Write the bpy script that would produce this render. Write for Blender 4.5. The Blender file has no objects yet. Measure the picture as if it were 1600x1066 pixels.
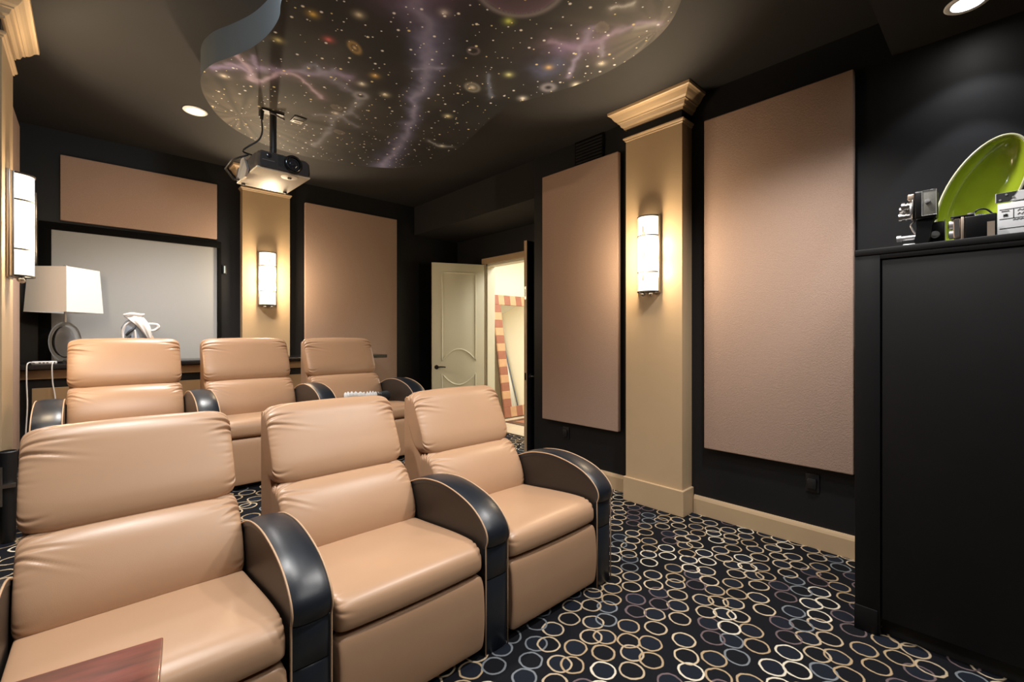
import bpy, bmesh, math, random
import numpy as np
from mathutils import Vector, Matrix
from mathutils.geometry import delaunay_2d_cdt

random.seed(7)
S = bpy.context.scene
COL = S.collection
PI = math.pi

# ------------------------------------------------------------------ camera, world, exposure
cd = bpy.data.cameras.new('camera'); cam = bpy.data.objects.new('camera', cd); COL.objects.link(cam)
cd.sensor_width = 36.0; cd.sensor_fit = 'HORIZONTAL'
cd.lens = 713.0 / 1600.0 * 36.0
cd.shift_y = -8.0 / 1600.0
cd.clip_start = 0.05
cam.location = (0, 0, 1.39)
cam.rotation_euler = (PI/2, 0, -math.atan2(660, 713))
S.camera = cam
S.view_settings.view_transform = 'Standard'
S.view_settings.look = 'None'
S.view_settings.exposure = 0.45
S.view_settings.gamma = 1.0
S.view_settings.use_curve_mapping = False
S.cycles.use_denoising = True
S.cycles.max_bounces = 10
S.cycles.diffuse_bounces = 6
S.cycles.sample_clamp_indirect = 4.0
W = bpy.data.worlds.new('world'); S.world = W; W.use_nodes = True
W.node_tree.nodes['Background'].inputs[0].default_value = (0.02, 0.02, 0.022, 1)
W.node_tree.nodes['Background'].inputs[1].default_value = 1.0


def lamp(name, kind, loc, power, col, size=0.1, rot=(0, 0, 0), spot=None, blend=0.5, size_y=None, spread=None):
    l = bpy.data.lights.new(name, kind); l.energy = power; l.color = col
    if kind == 'AREA':
        l.size = size
        if size_y: l.shape = 'RECTANGLE'; l.size_y = size_y
        else: l.shape = 'DISK'
        if spread: l.spread = spread
    else:
        l.shadow_soft_size = size
    if kind == 'SPOT':
        l.spot_size = spot; l.spot_blend = blend
    o = bpy.data.objects.new(name, l); COL.objects.link(o)
    o.location = loc; o.rotation_euler = rot
    return o


COOL = (1.0, 0.96, 0.92); WARM = (1.0, 0.78, 0.52)
# the one downlight in view, then spots added out of view as overhead fill
DOWN = [(0.65, 4.61, 3.27, 160), (0.10, 2.30, 3.27, 130), (0.50, 1.60, 3.27, 65), (1.6, 0.70, 3.27, 75), (2.42, 0.80, 3.27, 130)]
for x, y, z, p in DOWN:
    lamp('downlight_fill_lamp', 'SPOT', (x, y, z - 0.04), p * 1.0, COOL, 0.09, spot=math.radians(118), blend=0.8)
lamp('niche_lamp', 'SPOT', (3.2, 0.126, 3.035), 22, (0.92, 0.95, 1.0), 0.03, spot=math.radians(66), blend=0.2)
lamp('niche_spill_lamp', 'SPOT', (3.2, 0.126, 3.035), 7, (0.92, 0.95, 1.0), 0.03, spot=math.radians(106), blend=0.3)
# semi-flush cool light beside the neck of the star panel, just above the camera's view
lamp('neck_light', 'POINT', (0.54, 2.30, 3.19), 20, (0.86, 0.95, 1.0), 0.06)
# added broad fill above the front of the room, no fixture seen there
lamp('front_fill_light', 'AREA', (1.3, -0.65, 3.2), 16, (1.0, 0.97, 0.94), 2.4, rot=(math.radians(22), 0, 0), size_y=0.8, spread=math.radians(125))
# the bright hall beyond the door
lamp('hall_light', 'AREA', (5.6, 4.3, 3.0), 78, (1.0, 0.96, 0.88), 1.6, size_y=1.6)

# ------------------------------------------------------------------ material helpers
def mat(name, color, rough=0.5, spec=0.5, metal=0.0, noise=0.0, nscale=30.0, bump=0.0, bscale=300.0, trans=0.0, emit=None, estr=0.0, coat=0.0, detail=4.0):
    m = bpy.data.materials.new(name); m.use_nodes = True
    nt = m.node_tree; b = nt.nodes['Principled BSDF']
    b.inputs['Base Color'].default_value = (*color, 1)
    b.inputs['Roughness'].default_value = rough
    b.inputs['Specular IOR Level'].default_value = spec
    b.inputs['Metallic'].default_value = metal
    b.inputs['Transmission Weight'].default_value = trans
    b.inputs['Coat Weight'].default_value = coat
    if emit:
        b.inputs['Emission Color'].default_value = (*emit, 1); b.inputs['Emission Strength'].default_value = estr
    tc = nt.nodes.new('ShaderNodeTexCoord')
    if noise:
        n = nt.nodes.new('ShaderNodeTexNoise'); n.inputs['Scale'].default_value = nscale; n.inputs['Detail'].default_value = detail
        nt.links.new(tc.outputs['Object'], n.inputs['Vector'])
        mx = nt.nodes.new('ShaderNodeMix'); mx.data_type = 'RGBA'
        mx.inputs['A'].default_value = (*[c * (1 - noise) for c in color], 1)
        mx.inputs['B'].default_value = (*[min(1, c * (1 + noise)) for c in color], 1)
        nt.links.new(n.outputs['Fac'], mx.inputs['Factor'])
        nt.links.new(mx.outputs['Result'], b.inputs['Base Color'])
    if bump:
        n = nt.nodes.new('ShaderNodeTexNoise'); n.inputs['Scale'].default_value = bscale; n.inputs['Detail'].default_value = 3
        nt.links.new(tc.outputs['Object'], n.inputs['Vector'])
        bp = nt.nodes.new('ShaderNodeBump'); bp.inputs['Strength'].default_value = bump; bp.inputs['Distance'].default_value = 0.004
        nt.links.new(n.outputs['Fac'], bp.inputs['Height']); nt.links.new(bp.outputs['Normal'], b.inputs['Normal'])
    return m


M = {}
M['leather'] = mat('tan_leather', (0.475, 0.289, 0.173), 0.36, 0.5, noise=0.06, nscale=5, bump=0.06, bscale=420)
M['black_leather'] = mat('black_leather', (0.011, 0.0145, 0.021), 0.36, 0.6, bump=0.06, bscale=380)
M['arm_side'] = mat('dark_brown_leather', (0.030, 0.022, 0.017), 0.42, 0.45, bump=0.06, bscale=380)
M['piping'] = mat('tan_piping', (0.55, 0.36, 0.22), 0.5)
M['black_base'] = mat('black_base', (0.01, 0.01, 0.01), 0.7)
M['fabric'] = mat('acoustic_fabric', (0.50, 0.352, 0.278), 0.9, 0.15, noise=0.16, nscale=160, bump=0.5, bscale=150, detail=2)
M['black_paint'] = mat('black_wall_paint', (0.0095, 0.0098, 0.0115), 0.5, 0.4, noise=0.2, nscale=3, bump=0.08, bscale=200)
M['ceiling_paint'] = mat('black_ceiling_paint', (0.017, 0.0155, 0.015), 0.75, 0.3, noise=0.1, nscale=4)
M['gold'] = mat('gold_trim_paint', (0.57, 0.412, 0.25), 0.38, 0.45, noise=0.04, nscale=8)
M['left_gold'] = M['gold']
M['black_gloss'] = mat('black_gloss', (0.012, 0.012, 0.013), 0.16, 0.5)
M['cab_black'] = mat('black_cabinet_paint', (0.0060, 0.0060, 0.0066), 0.5, 0.28, noise=0.25, nscale=6)
M['ring_glass'] = mat('thick_clear_glass', (0.95, 0.96, 0.97), 0.02, 0.5, trans=1.0)
M['ring_glass'].node_tree.nodes['Principled BSDF'].inputs['IOR'].default_value = 1.22
M['screen_grey'] = mat('grey_screen', (0.45, 0.46, 0.465), 0.6, 0.3)
M['felt'] = mat('black_felt', (0.006, 0.006, 0.006), 0.95, 0.1)
M['door'] = mat('cream_door_paint', (0.76, 0.735, 0.585), 0.4, 0.4)
M['cream_wall'] = mat('cream_wall_paint', (0.86, 0.79, 0.63), 0.7, 0.2)
M['white_ceiling'] = mat('white_ceiling_paint', (0.8, 0.78, 0.72), 0.8, 0.2)
M['bronze'] = mat('dark_bronze', (0.06, 0.05, 0.04), 0.35, 0.5, metal=0.9)
M['nickel'] = mat('brushed_nickel', (0.55, 0.53, 0.5), 0.3, 0.5, metal=1.0)
M['chrome'] = mat('chrome', (0.72, 0.72, 0.73), 0.28, 0.6, metal=0.65)
M['white_plastic'] = mat('white_plastic', (0.8, 0.8, 0.8), 0.35)
M['camera_black'] = mat('camera_black', (0.004, 0.004, 0.0045), 0.35, 0.35)
M['band'] = mat('dark_band_metal', (0.03, 0.026, 0.022), 0.5, 0.3)
M['thin_glass'] = mat('thin_clear_glass', (0.93, 0.94, 0.97), 0.02, 0.3, trans=1.0)
M['thin_glass'].node_tree.nodes['Principled BSDF'].inputs['IOR'].default_value = 1.06
M['black_plastic'] = mat('black_plastic', (0.012, 0.012, 0.013), 0.48, 0.5)
M['proj_grey'] = mat('projector_grey', (0.045, 0.043, 0.045), 0.3, 0.5)
M['proj_white'] = mat('projector_white', (0.62, 0.58, 0.50), 0.45)
M['shade'] = mat('white_lampshade', (0.90, 0.885, 0.86), 0.8, 0.2, bump=0.15, bscale=500)
M['glass'] = mat('clear_glass', (0.97, 0.98, 1.0), 0.02, 0.5, trans=1.0)
M['sconce_glass'] = mat('lit_sconce_glass', (0.9, 0.85, 0.75), 0.4, emit=(1.0, 0.84, 0.62), estr=1.35)
M['lens_lit'] = mat('lit_downlight_lens', (1, 1, 1), 0.4, emit=(1.0, 0.97, 0.93), estr=14)
M['white_ring'] = mat('white_ring', (0.75, 0.75, 0.75), 0.5)
M['mahogany'] = None
M['tile'] = mat('beige_tile', (0.62, 0.53, 0.40), 0.3, 0.5, noise=0.12, nscale=6)
M['grout'] = mat('grout', (0.35, 0.30, 0.24), 0.8)
M['dark_inlay'] = mat('dark_brown_inlay', (0.09, 0.05, 0.035), 0.35, noise=0.3, nscale=12)
M['red_inlay'] = mat('red_brown_inlay', (0.36, 0.15, 0.08), 0.4, noise=0.2, nscale=12)
M['mirror'] = mat('mirror_glass', (0.93, 0.95, 0.94), 0.01, 0.5, metal=1.0)
M['frame_light'] = mat('light_wood_square', (0.58, 0.35, 0.20), 0.4, noise=0.15, nscale=14)
M['frame_dark'] = mat('red_wood_square', (0.34, 0.14, 0.09), 0.4, noise=0.15, nscale=14)
M['curtain'] = mat('white_curtain', (0.85, 0.85, 0.82), 0.8)
M['blue_cord'] = mat('blue_grey_cord', (0.14, 0.18, 0.28), 0.6)
M['green'] = mat('lime_glaze', (0.34, 0.44, 0.028), 0.12, 0.55, noise=0.22, nscale=6, coat=0.4)
M['rim'] = mat('pale_rim_glaze', (0.72, 0.72, 0.50), 0.2)
M['cine_grey'] = mat('crackle_grey_leatherette', (0.16, 0.16, 0.14), 0.5, noise=0.25, nscale=150)
M['tan_metal'] = mat('champagne_metal', (0.62, 0.5, 0.40), 0.35, metal=0.7)
M['lens_glass'] = mat('dark_lens_glass', (0.02, 0.02, 0.025), 0.05, 0.7)
M['ink'] = mat('black_ink', (0.02, 0.02, 0.022), 0.6)
M['clap_white'] = mat('clapper_white', (0.80, 0.81, 0.83), 0.35)
M['switch_blue'] = mat('pale_blue_plastic', (0.40, 0.52, 0.58), 0.4)
M['cloth_white'] = mat('white_cloth', (0.70, 0.70, 0.70), 0.9, noise=0.08, nscale=20)
M['cloth_dark'] = mat('charcoal_cloth', (0.035, 0.038, 0.043), 0.9, noise=0.3, nscale=25)
M['fig_blue'] = mat('blue_grey_glaze', (0.30, 0.36, 0.45), 0.3, noise=0.3, nscale=14)
M['fig_dark'] = mat('slate_glaze', (0.07, 0.085, 0.11), 0.3)
M['fig_white'] = mat('white_glaze', (0.88, 0.88, 0.90), 0.25)
M['fig_tan'] = mat('tan_glaze', (0.55, 0.42, 0.32), 0.4)


def mahogany():
    m = bpy.data.materials.new('mahogany'); m.use_nodes = True; nt = m.node_tree; b = nt.nodes['Principled BSDF']
    tc = nt.nodes.new('ShaderNodeTexCoord'); mp = nt.nodes.new('ShaderNodeMapping'); mp.inputs['Scale'].default_value = (2, 14, 14)
    n = nt.nodes.new('ShaderNodeTexNoise'); n.inputs['Scale'].default_value = 4; n.inputs['Detail'].default_value = 8
    r = nt.nodes.new('ShaderNodeValToRGB')
    r.color_ramp.elements[0].position = 0.3; r.color_ramp.elements[0].color = (0.060, 0.009, 0.008, 1)
    r.color_ramp.elements[1].position = 0.75; r.color_ramp.elements[1].color = (0.20, 0.038, 0.028, 1)
    nt.links.new(tc.outputs['Object'], mp.inputs['Vector']); nt.links.new(mp.outputs['Vector'], n.inputs['Vector'])
    nt.links.new(n.outputs['Fac'], r.inputs['Fac']); nt.links.new(r.outputs['Color'], b.inputs['Base Color'])
    b.inputs['Roughness'].default_value = 0.28; b.inputs['Coat Weight'].default_value = 0.3
    return m


M['mahogany'] = mahogany()


def carpet_mat():
    m = bpy.data.materials.new('ring_carpet'); m.use_nodes = True; nt = m.node_tree; b = nt.nodes['Principled BSDF']
    N = nt.nodes.new; Lk = nt.links.new
    geo = N('ShaderNodeNewGeometry')
    dn = N('ShaderNodeTexNoise'); dn.inputs['Scale'].default_value = 22; dn.inputs['Detail'].default_value = 2
    Lk(geo.outputs['Position'], dn.inputs['Vector'])
    sub = N('ShaderNodeVectorMath'); sub.operation = 'SUBTRACT'; sub.inputs[1].default_value = (0.5, 0.5, 0.5); Lk(dn.outputs['Color'], sub.inputs[0])
    scl = N('ShaderNodeVectorMath'); scl.operation = 'SCALE'; scl.inputs['Scale'].default_value = 0.013; Lk(sub.outputs[0], scl.inputs[0])
    add = N('ShaderNodeVectorMath'); add.operation = 'ADD'; Lk(geo.outputs['Position'], add.inputs[0]); Lk(scl.outputs[0], add.inputs[1])
    cell = 0.156; r0 = 0.0485 / cell
    prev = None
    base = N('ShaderNodeRGB'); base.outputs[0].default_value = (0.0085, 0.009, 0.0115, 1)
    prev = base.outputs[0]
    for k, off in enumerate(((0, 0), (0.5, 0.5))):
        mp = N('ShaderNodeMapping'); mp.inputs['Scale'].default_value = (1/cell, 1/cell, 0)
        mp.inputs['Rotation'].default_value = (0, 0, 0.22)
        mp.inputs['Location'].default_value = (off[0], off[1], 0)
        Lk(add.outputs[0], mp.inputs['Vector'])
        v = N('ShaderNodeTexVoronoi'); v.voronoi_dimensions = '2D'; v.feature = 'F1'; v.inputs['Scale'].default_value = 1.0
        v.inputs['Randomness'].default_value = 0.42
        Lk(mp.outputs['Vector'], v.inputs['Vector'])
        sp = N('ShaderNodeSeparateColor'); Lk(v.outputs['Color'], sp.inputs[0])
        # ring mask
        s1 = N('ShaderNodeMath'); s1.operation = 'SUBTRACT'; Lk(v.outputs['Distance'], s1.inputs[0]); s1.inputs[1].default_value = r0
        ab = N('ShaderNodeMath'); ab.operation = 'ABSOLUTE'; Lk(s1.outputs[0], ab.inputs[0])
        mr = N('ShaderNodeMapRange'); mr.inputs['From Min'].default_value = 0.018; mr.inputs['From Max'].default_value = 0.036
        mr.inputs['To Min'].default_value = 1.0; mr.inputs['To Max'].default_value = 0.0; Lk(ab.outputs[0], mr.inputs['Value'])
        # disc fill
        fl = N('ShaderNodeMath'); fl.operation = 'LESS_THAN'; Lk(v.outputs['Distance'], fl.inputs[0]); fl.inputs[1].default_value = r0
        fm = N('ShaderNodeMath'); fm.operation = 'MULTIPLY'; Lk(fl.outputs[0], fm.inputs[0]); fm.inputs[1].default_value = 0.8
        mx0 = N('ShaderNodeMix'); mx0.data_type = 'RGBA'; Lk(fm.outputs[0], mx0.inputs['Factor']); Lk(prev, mx0.inputs['A'])
        mx0.inputs['B'].default_value = (0.013, 0.017, 0.026, 1)
        if k == 1:
            prev2 = prev
        ramp = N('ShaderNodeValToRGB'); ramp.color_ramp.interpolation = 'CONSTANT'
        cols = [(0.0, (0.56, 0.45, 0.31)), (0.24, (0.42, 0.31, 0.19)), (0.44, (0.68, 0.62, 0.50)), (0.58, (0.19, 0.21, 0.23)), (0.68, (0.48, 0.38, 0.26)), (0.86, (0.15, 0.11, 0.115))]
        el = ramp.color_ramp.elements
        el[0].position = 0.0; el[0].color = (*cols[0][1], 1); el[1].position = cols[1][0]; el[1].color = (*cols[1][1], 1)
        for p, c in cols[2:]:
            e = el.new(p); e.color = (*c, 1)
        Lk(sp.outputs[0], ramp.inputs['Fac'])
        mx = N('ShaderNodeMix'); mx.data_type = 'RGBA'; Lk(mr.outputs[0], mx.inputs['Factor'])
        Lk((mx0.outputs['Result'] if k == 0 else prev), mx.inputs['A']); Lk(ramp.outputs['Color'], mx.inputs['B'])
        prev = mx.outputs['Result']
    Lk(prev, b.inputs['Base Color'])
    b.inputs['Roughness'].default_value = 0.95; b.inputs['Specular IOR Level'].default_value = 0.1
    n = N('ShaderNodeTexNoise'); n.inputs['Scale'].default_value = 350; Lk(geo.outputs['Position'], n.inputs['Vector'])
    bp = N('ShaderNodeBump'); bp.inputs['Strength'].default_value = 0.5; bp.inputs['Distance'].default_value = 0.004
    Lk(n.outputs['Fac'], bp.inputs['Height']); Lk(bp.outputs['Normal'], b.inputs['Normal'])
    return m


M['carpet'] = carpet_mat()

# ------------------------------------------------------------------ mesh helpers
def link(name, bm, material=None, parent=None, smooth=False, mats=None):
    me = bpy.data.meshes.new(name)
    bmesh.ops.recalc_face_normals(bm, faces=bm.faces)
    bm.to_mesh(me); bm.free()
    for m in (mats or [material]):
        me.materials.append(m)
    if smooth:
        for p in me.polygons: p.use_smooth = True
        if smooth != 'all':
            me.set_sharp_from_angle(angle=math.radians(smooth if smooth is not True else 40))
    o = bpy.data.objects.new(name, me); COL.objects.link(o)
    if parent: o.parent = parent
    return o


def thing(name, label, cat, loc=(0, 0, 0), rz=0.0, group=None):
    o = bpy.data.objects.new(name, None); COL.objects.link(o)
    o.empty_display_size = 0.1
    o.location = loc; o.rotation_euler = (0, 0, rz)
    o['label'] = label; o['category'] = cat
    if group: o['group'] = group
    return o


def tag(o, label, cat, group=None):
    o['label'] = label; o['category'] = cat
    if group: o['group'] = group
    return o


def struct(o):
    o['kind'] = 'structure'
    return o


def box(bm, x0, x1, y0, y1, z0, z1, bevel=0.0, seg=2, mi=0):
    vs = [bm.verts.new((x, y, z)) for z in (z0, z1) for x, y in ((x0, y0), (x1, y0), (x1, y1), (x0, y1))]
    fs = [bm.faces.new([vs[i] for i in f]) for f in ((3, 2, 1, 0), (4, 5, 6, 7), (0, 1, 5, 4), (1, 2, 6, 5), (2, 3, 7, 6), (3, 0, 4, 7))]
    for f in fs: f.material_index = mi
    if bevel:
        es = list({e for f in fs for e in f.edges})
        r = bmesh.ops.bevel(bm, geom=es, offset=bevel, segments=seg, affect='EDGES', profile=0.5)
        for f in r['faces']: f.material_index = mi
    return vs


def boxm(name, b, material, parent=None, bevel=0.0, seg=2):
    bm = bmesh.new(); box(bm, *b, bevel=bevel, seg=seg)
    return link(name, bm, material, parent, smooth=(30 if bevel else False))


def prism(bm, pts, axis, a, c, mi=0):
    """extrude a polygon of 2-D points along axis from a to c"""
    def P(p, t):
        return {'x': (t, p[0], p[1]), 'y': (p[0], t, p[1]), 'z': (p[0], p[1], t)}[axis]
    A = [bm.verts.new(P(p, a)) for p in pts]; B = [bm.verts.new(P(p, c)) for p in pts]
    n = len(pts); fs = [bm.faces.new(A[::-1]), bm.faces.new(B)]
    for i in range(n): fs.append(bm.faces.new((A[i], A[(i+1) % n], B[(i+1) % n], B[i])))
    for f in fs: f.material_index = mi
    return fs


def tube(bm, pts, r, seg=8, closed=False, cap=True, mi=0):
    pts = [Vector(p) for p in pts]; n = len(pts); rings = []
    prev = None
    for i, p in enumerate(pts):
        if closed: t = pts[(i+1) % n] - pts[i-1]
        else: t = pts[min(i+1, n-1)] - pts[max(i-1, 0)]
        t.normalize()
        if prev is None:
            a = t.orthogonal().normalized()
        else:
            a = prev - t * prev.dot(t)
            a = a.normalized() if a.length > 1e-6 else t.orthogonal().normalized()
        prev = a; b = t.cross(a)
        rr = r[i] if hasattr(r, '__len__') else r
        rings.append([bm.verts.new(p + a * rr * math.cos(k/seg*2*PI) + b * rr * math.sin(k/seg*2*PI)) for k in range(seg)])
    m = n if closed else n - 1
    for i in range(m):
        A, B = rings[i], rings[(i+1) % n]
        for k in range(seg):
            bm.faces.new((A[k], A[(k+1) % seg], B[(k+1) % seg], B[k])).material_index = mi
    if cap and not closed:
        bm.faces.new(rings[0][::-1]).material_index = mi; bm.faces.new(rings[-1]).material_index = mi


def cyl(bm, p0, p1, r, seg=20, r1=None, mi=0):
    tube(bm, [p0, p1], [r, r if r1 is None else r1], seg, mi=mi)


def lathe(bm, prof, origin=(0, 0, 0), seg=28, mat4=None, mi=0):
    rings = []
    for r, z in prof:
        ring = []
        for k in range(seg):
            v = Vector((r*math.cos(k/seg*2*PI), r*math.sin(k/seg*2*PI), z))
            if mat4: v = mat4 @ v
            ring.append(bm.verts.new(v + Vector(origin)))
        rings.append(ring)
    for a, b in zip(rings, rings[1:]):
        for k in range(seg):
            bm.faces.new((a[k], a[(k+1) % seg], b[(k+1) % seg], b[k])).material_index = mi
    bm.faces.new(rings[0][::-1]).material_index = mi; bm.faces.new(rings[-1]).material_index = mi


def catmull(pts, n, closed=True):
    P = [np.array(p, float) for p in pts]; m = len(P); out = []
    segs = m if closed else m - 1
    for s in range(segs):
        p0, p1, p2, p3 = (P[(s-1) % m], P[s], P[(s+1) % m], P[(s+2) % m]) if closed else (P[max(s-1, 0)], P[s], P[min(s+1, m-1)], P[min(s+2, m-1)])
        for k in range(n):
            t = k / n
            out.append(0.5*((2*p1)+(-p0+p2)*t+(2*p0-5*p1+4*p2-p3)*t*t+(-p0+3*p1-3*p2+p3)*t**3))
    if not closed: out.append(P[-1])
    return out


def cushion(bm, prof, w, nu=72, sub=16, power=13.0, pleats=None, shrink=0.70, crown=0.0):
    """a puffy cushion: closed (y,z) profile swept across x in [-w,w] with rounded-in ends;
    pleats = [(t centre, count, spacing, depth, length, slant)] are creases that run in from both ends"""
    P = np.array(catmull(prof, sub)); n = len(P); c = P.mean(0)
    d = np.roll(P, -1, 0) - np.roll(P, 1, 0); nrm = np.stack([d[:, 1], -d[:, 0]], 1); nrm /= np.linalg.norm(nrm, axis=1)[:, None] + 1e-9
    if ((P - c) * nrm).sum() < 0: nrm = -nrm
    L = np.concatenate([[0], np.cumsum(np.linalg.norm(np.roll(P, -1, 0) - P, axis=1))]); T = L[:-1]      # arc length in metres
    tot = L[-1]
    rings = []
    us = [math.sin(PI/2 * math.copysign(abs(k)**0.8, k)) for k in np.linspace(-1, 1, nu)]
    rs = np.random.RandomState(11); jit = rs.rand(2, 64)
    for u in us:
        e = (1 - abs(u)) * w
        s = max(0.0, 1 - abs(u)**power) ** (1/2.4)
        s = shrink + (1 - shrink) * s
        Q = c + (P - c) * s
        x = np.full(n, u * w)
        if crown: Q = Q + nrm * crown * (1 - u*u)
        sd = 0 if u < 0 else 1; q = 0
        for (k0, cnt, gap, dep, ln, sl) in (pleats or []):
            t0 = L[int(k0 * sub)]
            for j in range(cnt):
                r1, r2 = jit[sd][q % 64], jit[sd][(q*7+13) % 64]; q += 1
                tj = t0 + (j - (cnt-1)/2 + 0.5*(r1-0.5)) * gap + sl * e * (j - (cnt-1)/2 + 0.4)
                dt = (T - tj + tot/2) % tot - tot/2
                le = ln * (0.55 + 0.9*r2)
                env = math.exp(-(e/le)**2) * dep * (0.6 + 0.7*r1)
                Q = Q - nrm * (env * (np.exp(-(dt/0.006)**2) - 0.55*np.exp(-((np.abs(dt)-0.014)/0.009)**2)))[:, None]
        rings.append([bm.verts.new((x[i], Q[i, 0], Q[i, 1])) for i in range(n)])
    for a, b in zip(rings, rings[1:]):
        for i in range(n):
            bm.faces.new((a[i], a[(i+1) % n], b[(i+1) % n], b[i]))
    bm.faces.new(rings[0][::-1]); bm.faces.new(rings[-1])


def copy_tree(o, parent=None):
    c = o.copy(); COL.objects.link(c); c.parent = parent
    for ch in list(o.children):
        copy_tree(ch, c)
    return c


# ------------------------------------------------------------------ the room
CZ = 3.28           # ceiling height
LX, RX, BY, FY = -0.47, 3.5, 5.90, -1.3
AX = 4.28           # door wall of the alcove
AY = 3.43           # where the alcove begins

struct(boxm('floor', (LX-0.1, AX+0.14, FY, BY, -0.06, 0.0), M['carpet']))
r = boxm('floor_riser', (LX, 2.45, 2.78, BY, 0.0, 0.316), M['carpet']); struct(r)
struct(boxm('ceiling', (LX-0.1, AX+0.12, FY, BY, CZ, CZ+0.1), M['ceiling_paint']))
struct(boxm('wall_left', (LX-0.1, LX, FY, BY, 0, CZ), M['black_paint']))
struct(boxm('wall_back', (LX-0.1, AX+0.12, BY, BY+0.1, 0, CZ), M['black_paint']))
struct(boxm('wall_front', (LX-0.1, RX+0.12, FY-0.1, FY, 0, CZ), M['black_paint']))
bm = bmesh.new()
box(bm, RX, RX+0.12, FY, AY, 0, CZ)                 # long right wall
struct(link('wall_right', bm, M['black_paint']))
DY0, DY1, DH = 3.59, 5.18, 2.44
struct(boxm('ceiling_alcove', (RX, AX+0.12, AY, BY, 2.865, CZ-0.002), M['ceiling_paint']))
bm = bmesh.new()
box(bm, RX+0.121, AX+0.12, AY-0.12, AY, 0, CZ)             # return into the alcove
box(bm, AX, AX+0.12, AY, DY0, 0, 2.865); box(bm, AX, AX+0.12, DY1, BY, 0, 2.865); box(bm, AX, AX+0.12, DY0, DY1, DH, 2.865)
struct(link('wall_alcove', bm, M['black_paint']))
# soffit above the cabinet niche
struct(boxm('ceiling_soffit', (2.45, RX, FY, 0.455, 3.05, CZ), M['ceiling_paint']))

# door casing
bm = bmesh.new()
prof = [(0, 0), (0.018, 0.0), (0.03, 0.05), (0.034, 0.075), (0, 0.075)]
box(bm, AX-0.03, AX-0.001, DY0-0.075, DY1+0.075, DH, DH+0.085, 0.006)
struct(link('trim_1', bm, M['gold']))
bm = bmesh.new()
box(bm, AX, AX+0.14, DY1-0.03, DY1-0.001, 0, DH); box(bm, AX-0.02, AX-0.001, DY1+0.0, DY1+0.07, 0, DH, 0.004)
struct(link('trim_2', bm, M['door']))
bm = bmesh.new(); box(bm, AX, AX+0.14, DY0+0.001, DY0+0.03, 0, DH); box(bm, AX, AX+0.14, DY0, DY1, DH-0.03, DH-0.001)
struct(link('trim_3', bm, M['door']))
struct(boxm('trim_4', (AX+0.10, AX+0.16, DY0+0.03, DY1-0.03, -0.005, 0.012), M['tile']))

# baseboards
def baseboard(name, x0, x1, y0, y1, face):
    bm = bmesh.new(); h = 0.142
    if face == '-x':
        prism(bm, [(x1, 0), (x0, 0), (x0, h-0.028), (x0+0.006, h-0.012), (x0+0.012, h), (x1, h)], 'y', y0, y1)
    elif face == '+x':
        prism(bm, [(x0, 0), (x1, 0), (x1, h-0.028), (x1-0.006, h-0.012), (x1-0.012, h), (x0, h)], 'y', y0, y1)
    else:
        prism(bm, [(y1, 0), (y0, 0), (y0, h-0.028), (y0+0.006, h-0.012), (y0+0.012, h), (y1, h)], 'x', x0, x1)
    return struct(link(name, bm, M['gold']))


baseboard('baseboard_right', RX-0.022, RX, 0.49, 1.66, '-x')
baseboard('baseboard_right', RX-0.022, RX, 2.21, AY-0.005, '-x')
baseboard('baseboard_left', LX, LX+0.02, FY, 2.78, '+x')


# pilasters
def pilaster(side, face, c, half, depth, wallpos, name, label):
    """local frame: +x out of the wall, y along it"""
    if side == 'right': loc, rz = (wallpos, c, 0), PI
    elif side == 'left': loc, rz = (wallpos, c, 0), 0.0
    else: loc, rz = (c, wallpos, 0), -PI/2
    t = thing(name, label, 'pilaster', loc, rz, 'gold pilasters with sconces')
    bm = bmesh.new(); box(bm, 0.001, depth, -half, half, 0.2, 3.035)
    link('shaft', bm, M['gold'], t)
    bm = bmesh.new(); box(bm, 0.001, depth+0.018, -half-0.018, half+0.018, 0.0, 0.2, 0.005)
    link('plinth', bm, M['gold'], t)
    bm = bmesh.new()                                 # slim bead at the top of the shaft
    def ring(lst):
        rs = []
        for dx, z in lst:
            rs.append([bm.verts.new(p) for p in ((0.001, -half-dx, z), (depth+dx, -half-dx, z), (depth+dx, half+dx, z), (0.001, half+dx, z))])
        for a, b in zip(rs, rs[1:]):
            for k in range(4): bm.faces.new((a[k], a[(k+1) % 4], b[(k+1) % 4], b[k]))
        bm.faces.new(rs[0][::-1]); bm.faces.new(rs[-1])
    ring([(0.0, 3.03), (0.008, 3.036), (0.008, 3.044), (0.016, 3.050), (0.020, 3.058), (0.016, 3.066), (0.004, 3.070)])
    link('bead', bm, M['gold'], t)
    bm = bmesh.new(); box(bm, 0.001, depth-0.004, -half+0.004, half-0.004, 3.07, 3.14)
    o = link('frieze', bm, M['black_paint'], t); o['label'] = 'black painted frieze band'
    bm = bmesh.new()
    ring([(0.0, 3.135), (0.012, 3.137), (0.014, 3.150), (0.020, 3.152), (0.030, 3.160), (0.036, 3.176), (0.040, 3.186), (0.050, 3.188), (0.052, 3.196),
          (0.066, 3.206), (0.078, 3.222), (0.088, 3.240), (0.100, 3.252), (0.110, 3.256), (0.112, 3.272), (0.112, CZ-0.002)])
    link('crown', bm, M['gold'], t)
    return t


pilaster('right', -1, 1.935, 0.25, 0.16, RX, 'pilaster', 'gold painted pilaster with crown moulding between two tall fabric panels on the right wall')
pilaster('back', -1, 1.505, 0.25, 0.10, BY, 'pilaster', 'gold painted pilaster on the back wall behind the hanging projector')
pilaster('left', 1, 4.0, 0.25, 0.115, LX, 'pilaster', 'gold painted pilaster on the left wall at the picture\'s edge')

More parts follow.
